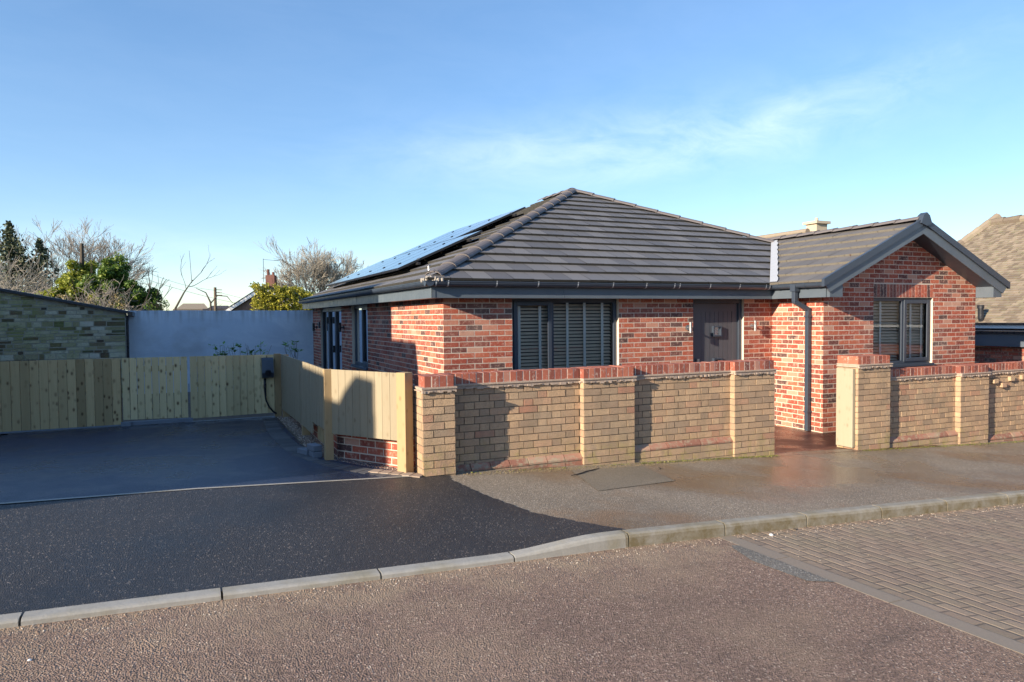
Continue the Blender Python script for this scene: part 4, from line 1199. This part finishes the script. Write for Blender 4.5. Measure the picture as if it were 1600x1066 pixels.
# ------------------------------------------------------------------ neighbours
def tile_face(mb, a, b, c, d, nr, nc, th=.02):
    """tiled quad a-b eaves, d-c ridge, stepped"""
    a, b, c, d = map(Vector, (a, b, c, d)); nrm = (b-a).cross(d-a).normalized()
    if nrm.z < 0: nrm = -nrm
    for r in range(nr):
        for k in range(nc):
            s0, s1 = r/nr, (r+1)/nr
            def P_(u, s): return (a.lerp(b, u)).lerp(d.lerp(c, u), s)
            off = .5/nc*(r % 2); u0, u1 = max(0, k/nc-off), min(1, (k+1)/nc-off)
            if u1 <= u0: continue
            t = (R.random(), 0, 0); l = th*R.uniform(.7, 1.5)
            mb.face([P_(u0, s0)+nrm*l, P_(u1, s0)+nrm*l, P_(u1, s1), P_(u0, s1)], t)
            mb.face([P_(u0, s0), P_(u1, s0), P_(u1, s0)+nrm*l, P_(u0, s0)+nrm*l], t)
NR = empty('neighbouring_bungalow', 'brown tiled bungalow beyond the gable on the right with flat roof porch', 'house')
mb = MB()
tile_face(mb, (13.1, 4.5, 1.60), (13.1, -9, 1.60), (16.5, -6, 4.22), (16.5, 3.05, 4.22), 46, 90, .014)
mb.build('roof', 'old_tile', NR)
mb = MB(); mb.face([(13.1, 4.5, 1.58), (16.5, 3.05, 4.2), (20, 4.5, 1.6)]); mb.face([(16.5, 3.05, 4.2), (16.5, -6, 4.2), (20, -6, 1.6), (20, 4.5, 1.6)]); mb.build('rear_roof', 'old_tile', NR)
mb = MB()
for k in range(24): 
    y = 3.05-k*.4; mb.tube([(16.5, y, 4.24), (16.5, y-.41, 4.25)], [.10, .115], 8)
for k in range(16):
    f = k/15; a = Vector((13.1, 4.5, 1.62)).lerp(Vector((16.5, 3.05, 4.24)), f); b = Vector((13.1, 4.5, 1.62)).lerp(Vector((16.5, 3.05, 4.24)), f+1/15); mb.tube([a, b], [.10, .115], 8)
mb.build('ridge', 'old_tile', NR)
mb = MB(); mb.box(13.04, 13.10, -9, 4.5, 1.50, 1.58); mb.build('gutter', 'white_paint', NR)
mb = MB(); mb.box(13.0, 13.06, -9, 4.5, 1.582, 1.625); mb.build('gutter_lip', 'black_plastic', NR)
mb = MB(); mb.box(13.3, 19.5, -8.5, 4.2, -1.2, 1.58); mb.build('wall', 'far_wall', NR)
mb = MB(); bricks(mb, (12.12, 3.0, 0), (0, -1, 0), (-1, 0, 0), 10.5, -.9, 28); mb.box(12.12, 13.2, -7.5, 3.0, -1.2, 1.14, None, 1); mb.build('porch_wall', ['brick_red', 'mortar_dark'], NR)
mb = MB(); mb.box(12.0, 13.1, -7.6, 3.1, 1.156, 1.417); mb.build('porch_fascia', 'fascia_board', NR)  # white fascia coloured blue-grey, its bluish shade put into the paint
mb = MB(); mb.box(11.96, 13.1, -7.64, 3.14, 1.419, 1.465); mb.build('porch_roof', 'black_plastic', NR)
mb = MB(); mb.tube([(13.2, 1.16, 1.56), (13.2, 1.16, 1.66), (13.16, 1.16, 1.72), (13.16, 1.16, 2.0)], .058, 12); mb.tube([(13.16, 1.16, 1.94), (13.16, 1.16, 2.02)], .072, 12); mb.build('vent_pipe', 'black_plastic', NR)

NB = empty('rear_bungalow', 'pale tiled roof ridge with stone chimney showing behind the bungalow roof', 'house')
mb = MB(); tile_face(mb, (10.5, 10.2, 2.6), (10.5, 6.2, 2.6), (14, 6.85, 4.32), (14, 10.2, 4.32), 14, 14); mb.face([(17.5, 10.2, 2.6), (17.5, 6.2, 2.6), (14, 6.85, 4.32), (14, 10.2, 4.32)]); mb.face([(10.5, 6.2, 2.6), (17.5, 6.2, 2.6), (14, 6.85, 4.32)]); mb.build('roof', 'old_tile', NB)
mb = MB(); mb.tube([(14, 10.2, 4.33), (14, 6.85, 4.34)], .10, 8); mb.build('ridge', 'old_tile', NB)
mb = MB(); mb.box(10.9, 17.1, 6.5, 10.0, -.8, 2.6); mb.build('wall', 'far_wall', NB)
mb = MB(); mb.box(14.22, 14.66, 6.72, 7.12, 3.9, 4.58); ch = mb.build('chimney', 'far_stone', NB)
mb = MB(); mb.box(14.15, 14.73, 6.65, 7.19, 4.58, 4.66); mb.build('cap', 'far_stone', ch)
mb = MB(); mb.tube([(14.44, 6.92, 4.66), (14.44, 6.92, 4.78)], .05, 8); mb.build('chimney_pot', 'far_stone', ch)

# the house on the left, outside the photograph, whose roofline shades the driveway
NL = empty('left_neighbour_house', 'tan house on the left of the driveway whose roofline shades fence and side wall', 'house')
def prof_box(y0, y1, z): 
    mb = MB(); mb.box(-18, -10, y0, y1, -.3, z); return mb
mb = prof_box(-4.27, -3.62, 3.75); mb.box(-18, -10, -3.62, -2.04, -.3, 4.0); mb.box(-18, -10, -2.04, -1.60, -.3, 4.36)
mb.prism([(-10, -1.6, -.3), (-10, -1.6, 4.38), (-10, -1.48, 4.84), (-10, -.12, 4.84), (-10, -.12, -.3)], (-8, 0, 0)); mb.box(-18, -10, -.12, 9.3, -.3, 5.75)
mb.build('wall', 'neighbour_wall', NL)
mb = MB(); mb.prism([(-10, -4.26, 3.75), (-10, -3.80, 3.75), (-10, -4.0, 4.09), (-10, -4.26, 4.09)], (-.6, 0, 0)); mb.build('chimney', 'neighbour_wall', NL)
mb = MB(); mb.prism([(-10.001, -.12, 5.75), (-10.001, 9.3, 5.75), (-14, 9.3, 7.0), (-14, -.12, 7.0)], (-.05, 0, .02)); mb.build('roof', 'far_slate', NL)

for k, (xo, lab) in enumerate(((-24, 'dark roofed bungalow across the street, behind the camera on the left'), (-6, 'dark roofed bungalow across the street, directly behind the camera'), (12, 'dark roofed bungalow across the street, behind the camera on the right'))):
    OB = empty('opposite_bungalow', lab, 'house', 'bungalows across the street')
    mb = MB(); mb.box(xo, xo+14, -32, -24, -.5, 2.6); mb.build('wall', 'far_wall', OB)
    mb = MB(); mb.prism([(xo-.4, -23.6, 2.5), (xo-.4, -32.4, 2.5), (xo-.4, -28, 5.4)], (14.8, 0, 0)); mb.build('roof', 'far_slate', OB)
GH = empty('far_gable_house', 'distant brick gable house with white bargeboard and chimney above the rendered wall', 'house')
mb = MB(); ga = Vector((-.9, 39.4, 2.1)); gd = Vector((.93, -.366, 0)).normalized(); bk = Vector((gd.y*-1, gd.x, 0))
apx2 = ga+gd*2.55+Vector((0, 0, 1.62)); ge = ga+gd*5.1
mb.prism([ga+Vector((0, 0, -2.5)), ge+Vector((0, 0, -2.5)), ge, apx2, ga], bk*8); mb.build('wall', 'far_wall', GH)
mb = MB()
for a, b in ((ga, apx2), (apx2, ge)):
    s_ = Vector((0, 0, .22)); a2, b2 = a-bk*.25-(b-a).normalized()*.3*(a == ga), b-bk*.25
    mb.prism([a2, b2, b2+s_, a2+s_], bk*.08)
mb.build('bargeboard', 'white_paint', GH)
mb = MB()
for a, b in ((ga, apx2), (apx2, ge)): mb.prism([a-bk*.2+Vector((0, 0, .22)), b-bk*.2+Vector((0, 0, .22)), b+bk*8+Vector((0, 0, .22)), a+bk*8+Vector((0, 0, .22))], (0, 0, .1))
mb.build('roof', 'far_slate', GH)
mb = MB(); cc = apx2+bk*.5; cc = cc+Vector((0, 0, .38)); mb.obox(cc+gd*(-.1)+Vector((0, 0, -.5)), gd, bk, .55, .6, 1.05); ch = mb.build('chimney', 'terracotta', GH)
for dx in (.0, .32):
    mb = MB(); p = cc+gd*(.02+dx)+bk*.2+Vector((0, 0, .55)); mb.tube([p, p+Vector((0, 0, .38 if dx < .1 else .2))], .085, 8); mb.build('chimney_pot', 'terracotta', ch)
mb = MB(); p = cc+gd*(-.22)+Vector((0, 0, .1)); mb.tube([p, p+Vector((0, 0, 1.5))], .02, 4); mb.tube([p+Vector((0, 0, 1.45)), p+gd*1.0+Vector((0, 0, 1.35))], .015, 4); mb.build('aerial', 'wire_black', ch)
for k_, (x0_, x1_, zt, y0, lab, mt) in enumerate(((-4.6, -.2, 3.95, 90.5, 'far brown roofed bungalow just above the rendered wall, left of the pole', 'old_tile'), (-1.2, 2.6, 3.62, 88.0, 'far dark slate roof just above the rendered wall, behind the utility pole', 'far_slate'))):
    b_ = empty('distant_bungalow', lab, 'house', 'distant bungalows')
    mb = MB(); mb.prism([(x0_, y0, 2.9), (x1_, y0, 2.9), (x1_-.7, y0+2.5, zt), (x0_+1.2, y0+2.5, zt)], (0, .1, 0)); mb.prism([(x0_, y0+.1, 2.9), (x1_, y0+.1, 2.9), (x1_, y0+6, 2.9), (x0_, y0+6, 2.9)], (0, 0, .3)); mb.build('roof', mt, b_)
    mb = MB(); mb.box(x0_+.3, x1_-.3, y0+.3, y0+5, -1, 2.95); mb.build('wall', 'far_wall' if k_ else 'white_paint', b_)
UP = empty('utility_pole', 'wooden utility pole with small crossarms far behind the rendered wall', 'utility pole')
mb = MB(); mb.tube([(-.85, 56, -1), (-.83, 56, 4.55)], [.14, .11], 8); mb.build('pole', 'pole_wood', UP)
for z in (4.35, 4.1, 3.9):
    mb = MB(); mb.tube([(-.83, 56, z), (-.30, 55.8, z-.02)], .03, 5); mb.build('crossarm', 'pole_wood', UP)
def wire(a, b, sag, lab, r=.012):
    mb = MB(); a, b = Vector(a), Vector(b); pts = []
    for k in range(17):
        t = k/16; p = a.lerp(b, t); p.z -= sag*4*t*(1-t); pts.append(p)
    mb.tube(pts, r, 4); o = mb.build('overhead_wire', 'wire_black'); o['label'] = lab; o['category'] = 'wire'; o['group'] = 'overhead wires behind the rendered wall'
wire((-6.0, 52, 5.6), (-.8, 56, 4.3), .25, 'upper thin overhead wire running down from the left to the pole')
wire((-.8, 56, 4.2), (12, 60, 1.6), .2, 'thin overhead wire running down to the right of the pole')
wire((-6.0, 40, 4.6), (.8, 40.5, 2.7), .15, 'lower thin overhead wire crossing in front of the bare sapling')

# ------------------------------------------------------------------ vegetation
def rvec():
    while True:
        v = Vector((R.uniform(-1, 1), R.uniform(-1, 1), R.uniform(-1, 1)))
        if .05 < v.length < 1: return v.normalized()
def grow(mb, p, d, length, rad, depth, spread=.5, up=.12, kids=3, segs=3, shrink=.72, wob=.12, minr=.006, sides=4, tips=None):
    pts = [p]; rads = [rad]; q = p; dd = d
    for k in range(segs):
        dd = (dd+rvec()*wob+Vector((0, 0, up*.4))).normalized(); q = q+dd*length/segs; pts.append(q); rads.append(max(minr, rad*(1-.45*(k+1)/segs)))
    mb.tube(pts, rads, sides, (.5, .5, .5), 0, False)
    if tips is not None: tips.append((q, dd))
    if depth <= 0: return
    for k in range(kids):
        t = R.uniform(.35, 1.0) if k else 1.0
        i = min(segs-1, int(t*segs)); a = pts[i].lerp(pts[i+1], min(1, t*segs-i)) if i < segs else q
        side = rvec(); side = (side-dd*side.dot(dd)); side = side.normalized() if side.length > .1 else side
        nd = (dd+side*spread*R.uniform(.6, 1.3)+Vector((0, 0, up))).normalized()
        grow(mb, a, nd, length*shrink*R.uniform(.75, 1.15), max(minr, rad*.58), depth-1, spread, up, kids, segs, shrink, wob, minr, sides, tips)
def leaves(mb, c, s, n, size, tb=(0, 1), mi=1, flat=0):
    c = Vector(c)
    for _ in range(n):
        v = rvec()*(R.random()**.45); p = c+Vector((v.x*s[0], v.y*s[1], v.z*s[2]))
        leafq(mb, p, size*R.uniform(.6, 1.3), tb, mi)
def leafq(mb, p, s, tb, mi):
    a = rvec(); b = a.cross(rvec()); b = b.normalized() if b.length > .05 else a.orthogonal().normalized()
    t = (R.uniform(*tb), 0, 0)
    mb.face([p-a*s, p+b*s*.55, p+a*s, p-b*s*.55], t, mi)

def tree(name, label, cat, base, trunk_fn, leaf_fn, barkm, leafm, group=None):
    o = empty(name, label, cat, group)
    mb = MB(); trunk_fn(mb); mb.build('trunk', barkm, o)
    if leaf_fn: mb = MB(); leaf_fn(mb); mb.build('crown', leafm, o)
    return o

# bare tree on the left, behind the ivy clump: many stems fanning up
def f(mb):
    mb.tube([(-8.4, 35.4, -1), (-8.38, 35.4, 1.4)], [.2, .16], 8)
    for k in range(6):
        a = -1+2*k/5
        grow(mb, Vector((-8.4+a*.1, 35.4, 1.3)), Vector((a*.75, R.uniform(-.3, .3), 1)).normalized(), 1.78, .08, 6, .50, .06, 3, 3, .765, .09, .008)
tree('bare_tree', 'wide leafless fan shaped tree behind the ivy shrubs on the left', 'tree', None, f, None, 'bark_pale', None, 'bare winter trees')
def f(mb):
    mb.tube([(5.3, 40.3, -1), (5.3, 40.3, 1.3)], [.3, .24], 8)
    for k in range(10):
        a = -1+2*k/9
        grow(mb, Vector((5.3+a*.15, 40.3, 1.2)), Vector((a*.8, R.uniform(-.3, .3), 1)).normalized(), 1.86-.25*abs(a), .10, 6, .52, .05, 3, 3, .77, .09, .009)
tree('bare_tree', 'leafless round headed tree behind the left end of the bungalow roof', 'tree', None, f, None, 'bark_grey', None, 'bare winter trees')
# pale thicket in the far left corner
def f(mb):
    for k in range(26):
        grow(mb, Vector((-11.0+R.uniform(-.9, 2.6), 25.5+R.uniform(-1, 1), .5)), Vector((R.uniform(-.4, .4), 0, 1)).normalized(), R.uniform(1.3, 1.9), .035, 4, .75, .03, 3, 3, .72, .22, .006)
tree('bare_thicket', 'tangled pale grey leafless thicket below the conifer at far left', 'shrub', None, f, None, 'bark_grey', None)
# conifer
def f(mb): mb.tube([(-10.7, 32, -.5), (-10.75, 32, 3), (-10.68, 32, 6.3)], [.22, .15, .03], 8)
def g(mb):
    for top, zt, zb_, rad in ((Vector((-10.70, 32, 0)), 6.55, 1.2, 2.5), (Vector((-9.45, 31.7, 0)), 5.75, 1.2, 1.7), (Vector((-12.2, 32, 0)), 6.0, 1.2, 1.6)):
        z = zt
        while z > zb_:
            r = rad*((zt-z)/(zt-zb_))**.75+.05
            for k in range(8):
                an = R.uniform(0, 2*pi); L = r*R.uniform(.45, 1.15)
                for j in range(int(10*L)+3):
                    t = R.random(); p = top+Vector((cos(an)*L*t, sin(an)*L*t, z+.18*L*t*t-.10*t+R.uniform(-.06, .06)))+rvec()*.08
                    leafq(mb, p, .10, (0, 1), 0)
            z -= .13
tree('conifer', 'dark green spiky conifer with two leaders at the far left edge', 'tree', None, f, g, 'bark_dark', 'leaf_conifer')
# ivy clad stump shrub
def f(mb): mb.tube([(-6.3, 18.95, -.3), (-6.28, 18.95, 3), (-6.26, 18.95, 4.45)], [.12, .09, .055], 8)
def g(mb):
    for c, s, n in (((-6.3, 18.9, 3.1), (.42, .35, .75), 1400), ((-6.9, 18.9, 2.65), (.85, .5, .6), 1900), ((-7.35, 18.9, 2.5), (.55, .4, .5), 1000), ((-5.9, 18.9, 2.5), (.6, .45, .5), 900), ((-6.5, 18.9, 3.35), (.14, .14, .35), 120), ((-6.2, 18.9, 3.55), (.16, .14, .3), 140)):
        for _ in range(20):
            v = rvec(); cc = Vector(c)+Vector((v.x*s[0], v.y*s[1], v.z*s[2]*.85))*R.uniform(.15, 1.3)
            leaves(mb, cc, (.2, .2, .18), n//6, .055, (.15, 1), 0)
tree('ivy_tree', 'yellow green ivy clad stump rising left of centre in the shrub row', 'tree', None, f, g, 'bark_dark', 'leaf_ivy')
def f(mb):
    for k in range(6): grow(mb, Vector((-4.95+R.uniform(-.4, .4), 16.2, -.3)), Vector((R.uniform(-.3, .3), 0, 1)).normalized(), 1.8, .05, 3, .5, .2, 3, 3, .6, .15, .008)
def g(mb):
    for c, s, n, tb in (((-5.05, 16.1, 3.2), (.42, .35, .55), 1100, (0, .8)), ((-5.15, 16.0, 2.7), (.75, .45, .55), 1900, (.2, 1)), ((-4.5, 15.9, 2.5), (.55, .4, .5), 1300, (0, .8)), ((-4.95, 16.1, 3.68), (.09, .09, .2), 60, (.4, 1)), ((-4.2, 15.9, 2.2), (.3, .3, .3), 450, (0, .6))):
        for _ in range(24):
            v = rvec(); cc = Vector(c)+Vector((v.x*s[0], v.y*s[1], v.z*s[2]*.85))*R.uniform(.15, 1.3)
            leaves(mb, cc, (.19, .19, .16), n//6, .05, tb, 0)
tree('evergreen_shrub', 'tall dark glossy evergreen shrub at the right end of the shrub row', 'shrub', None, f, g, 'bark_dark', 'leaf_dark')
# brown bramble in front
def f(mb):
    for k in range(30):
        grow(mb, Vector((-6.6+R.uniform(-.6, 1.7), 14.6+R.uniform(-.6, .6), 1.2)), Vector((R.uniform(-.7, .7), 0, .8)).normalized(), R.uniform(.6, .95), .018, 3, .8, .0, 3, 3, .72, .3, .005)
def g(mb):
    for _ in range(50):
        leaves(mb, (-6.6+R.uniform(-.6, 1.8), 14.6, 1.9+R.uniform(-.3, .62)), (.17, .17, .13), 34, .04, (0, 1), 0)
tree('bramble_bush', 'brown twiggy bramble tangle just above the stone outbuilding roof', 'shrub', None, f, g, 'bark_pale', 'leaf_brown')
# small shrub and hawthorn saplings above the rendered wall
def f(mb):
    mb.tube([(-3.41, 12.6, 1.5), (-3.38, 12.6, 2.15), (-3.15, 12.6, 2.6), (-2.92, 12.6, 2.95)], [.035, .03, .02, .008], 6)
    grow(mb, Vector((-3.02, 12.6, 2.75)), Vector((.9, 0, .25)).normalized(), .55, .012, 2, .4, .1, 2, 4, .75, .2, .003)
    grow(mb, Vector((-2.94, 12.6, 2.9)), Vector((.5, 0, .8)).normalized(), .5, .012, 2, .4, .1, 2, 4, .8, .2, .003)
    grow(mb, Vector((-3.1, 12.6, 2.7)), Vector((-.3, 0, .9)).normalized(), .5, .010, 2, .4, .1, 2, 4, .8, .2, .003)
    grow(mb, Vector((-2.95, 12.6, 2.85)), Vector((-.05, 0, 1)).normalized(), .9, .010, 0, .3, .2, 2, 5, .8, .05, .002)
    mb.tube([(-2.48, 12.7, 1.8), (-2.48, 12.7, 2.32), (-2.6, 12.7, 2.6), (-2.85, 12.7, 2.72)], [.03, .025, .015, .006], 6)
    mb.tube([(-2.48, 12.7, 2.3), (-2.3, 12.7, 2.52), (-2.05, 12.7, 2.5), (-1.9, 12.7, 2.3)], [.02, .016, .012, .005], 6)
    for k in range(8): grow(mb, Vector((-2.7+R.uniform(-.2, .2), 12.7, 2.0)), rvec(), .3, .006, 2, .6, .1, 2, 3, .75, .2, .003)
tree('bare_sapling', 'thin dark leaning leafless sapling poking above the rendered wall', 'tree', None, f, None, 'bark_dark', None)
def f(mb):
    grow(mb, Vector((-4.35, 12.6, 1.8)), Vector((.45, 0, .95)).normalized(), .9, .022, 2, .35, .1, 2, 4, .6, .12, .003)
tree('bare_sapling', 'slender curved leafless stem between the evergreen shrub and leaning sapling', 'tree', None, f, None, 'bark_dark', None)
def f(mb):
    for k in range(10): grow(mb, Vector((-3.95+R.uniform(-.2, .3), 12.8, 1.6)), Vector((R.uniform(-.3, .3), 0, 1)).normalized(), .4, .01, 2, .5, .1, 2, 3, .7, .2, .004)
def g(mb):
    for _ in range(16): leaves(mb, (-3.9+R.uniform(-.35, .35), 12.8, 2.15+R.uniform(-.2, .25)), (.1, .1, .1), 22, .03, (0, .8), 0)
tree('small_shrub', 'small loose green shrub just above the rendered wall near its left end', 'shrub', None, f, g, 'bark_dark', 'leaf_dark')
# clipped hedge / ivy mass by the far gable
def f(mb): mb.tube([(1.6, 33, 0), (1.6, 33, 2.6)], .2, 6)
def g(mb):
    for _ in range(380):
        x = R.uniform(.30, 3.6); zt = 3.90-.10*(x-.4)-(.2 if x > 2.9 else 0)
        leaves(mb, (x, 33+R.uniform(-.5, .3), R.uniform(1.9, zt-.1)), (.22, .2, .16), 34, .06, (0, 1), 0)
tree('ivy_hedge', 'broad yellow green hedge beside the distant gable house', 'hedge', None, f, g, 'bark_dark', 'leaf_yellow')
# young laurels showing above the fence
for x, y, zt, lab in ((-2.55, 6.2, 1.35, 'leftmost leggy young laurel poking above the back fence'), (-2.18, 6.2, 1.36, 'second leggy young laurel above the back fence, left of the charger'), (-1.82, 6.2, 1.34, 'young laurel showing above the fence directly over the charger'), (-1.13, 6.2, 1.40, 'bushy young laurel behind the fence corner by the house')):
    top = zt
    def f(mb):
        for k in range(4): grow(mb, Vector((x, y, .2)), Vector((R.uniform(-.25, .25), R.uniform(-.2, .2), 1)).normalized(), .8, .008, 1, .35, .2, 3, 3, .5, .1, .003)
    def g(mb):
        for k in range(15):
            b = Vector((x+R.uniform(-.16, .16), y+R.uniform(-.1, .1), R.uniform(top-.35, top)))
            for j in range(5):
                a = R.uniform(0, 2*pi); d_ = Vector((cos(a), sin(a)*.6, R.uniform(-.1, .5))).normalized(); s_ = d_.cross(Vector((0, 0, 1))).normalized(); L_ = R.uniform(.08, .14)
                mb.face([b, b+d_*L_*.5+s_*.028, b+d_*L_, b+d_*L_*.5-s_*.028], (R.random(), 0, 0), 0)
    tree('young_laurel', lab, 'plant', None, f, g, 'bark_dark', 'leaf_shrub', 'young laurels behind the fence')

# moss and weeds at the foot of the wall, twig and dark lump
mb = MB()
for _ in range(2600):
    x = R.choice([R.uniform(1.45, 3.5), R.uniform(5.0, 10), R.uniform(-.6, 10)])
    if 3.5 < x < 5: continue
    yf = -2.40 if True else 0
    p = Vector((x, yf-abs(R.gauss(0, .035)), hp(x, -2.4)+.004)); s_ = R.uniform(.006, .016)
    a = rvec(); a.z = abs(a.z)+.4; b = Vector((R.uniform(-1, 1), R.uniform(-1, 1), 0)).normalized()*s_*.5
    mb.face([p-b, p+b, p+a.normalized()*s_], (R.random(), 0, 0))
mb.build('moss', 'moss', kind='stuff')
mb = MB(); pts = [(.36, -2.80), (.50, -2.74), (.62, -2.66), (.70, -2.63), (.84, -2.56)]
mb.tube([(x, y, hp(x, y)+.012) for x, y in pts], [.004, .007, .006, .006, .003], 5); mb.tube([(.5, -2.74, hp(.5, -2.74)+.012), (.62, -2.71, hp(.62, -2.7)+.02)], .003, 4)
o = mb.build('twig', 'bark_dark'); o['label'] = 'dark forked twig lying on the pavement near the middle pier'; o['category'] = 'twig'
def pebble(x, y, h, s, matn, lab, name='stone'):
    mb = MB(); c = Vector((x, y, h+s*.3)); ring = []
    mb.tube([c-Vector((0, 0, s*.5)), c-Vector((0, 0, s*.1)), c+Vector((s*.1, 0, s*.3)), c+Vector((s*.1, 0, s*.5))], [s*.6, s, s*.8, s*.3], 7)
    o = mb.build(name, matn); o['label'] = lab; o['category'] = 'stone'
pebble(1.50, -2.71, hp(1.5, -2.71), .022, 'bark_dark', 'small dark lump on the pavement at the foot of the second wall panel')
pebble(1.12, -4.72, hroad(1.12, -4.72), .018, 'white_paint', 'small white pebble in the road beside the kerb')
pebble(1.44, -4.66, hroad(1.44, -4.66), .018, 'bark_dark', 'small dark stone against the kerb right of the white pebble')
pebble(-3.80, -5.20, hroad(-3.8, -5.2), .009, 'white_paint', 'tiny white pebble in the road near the left edge')
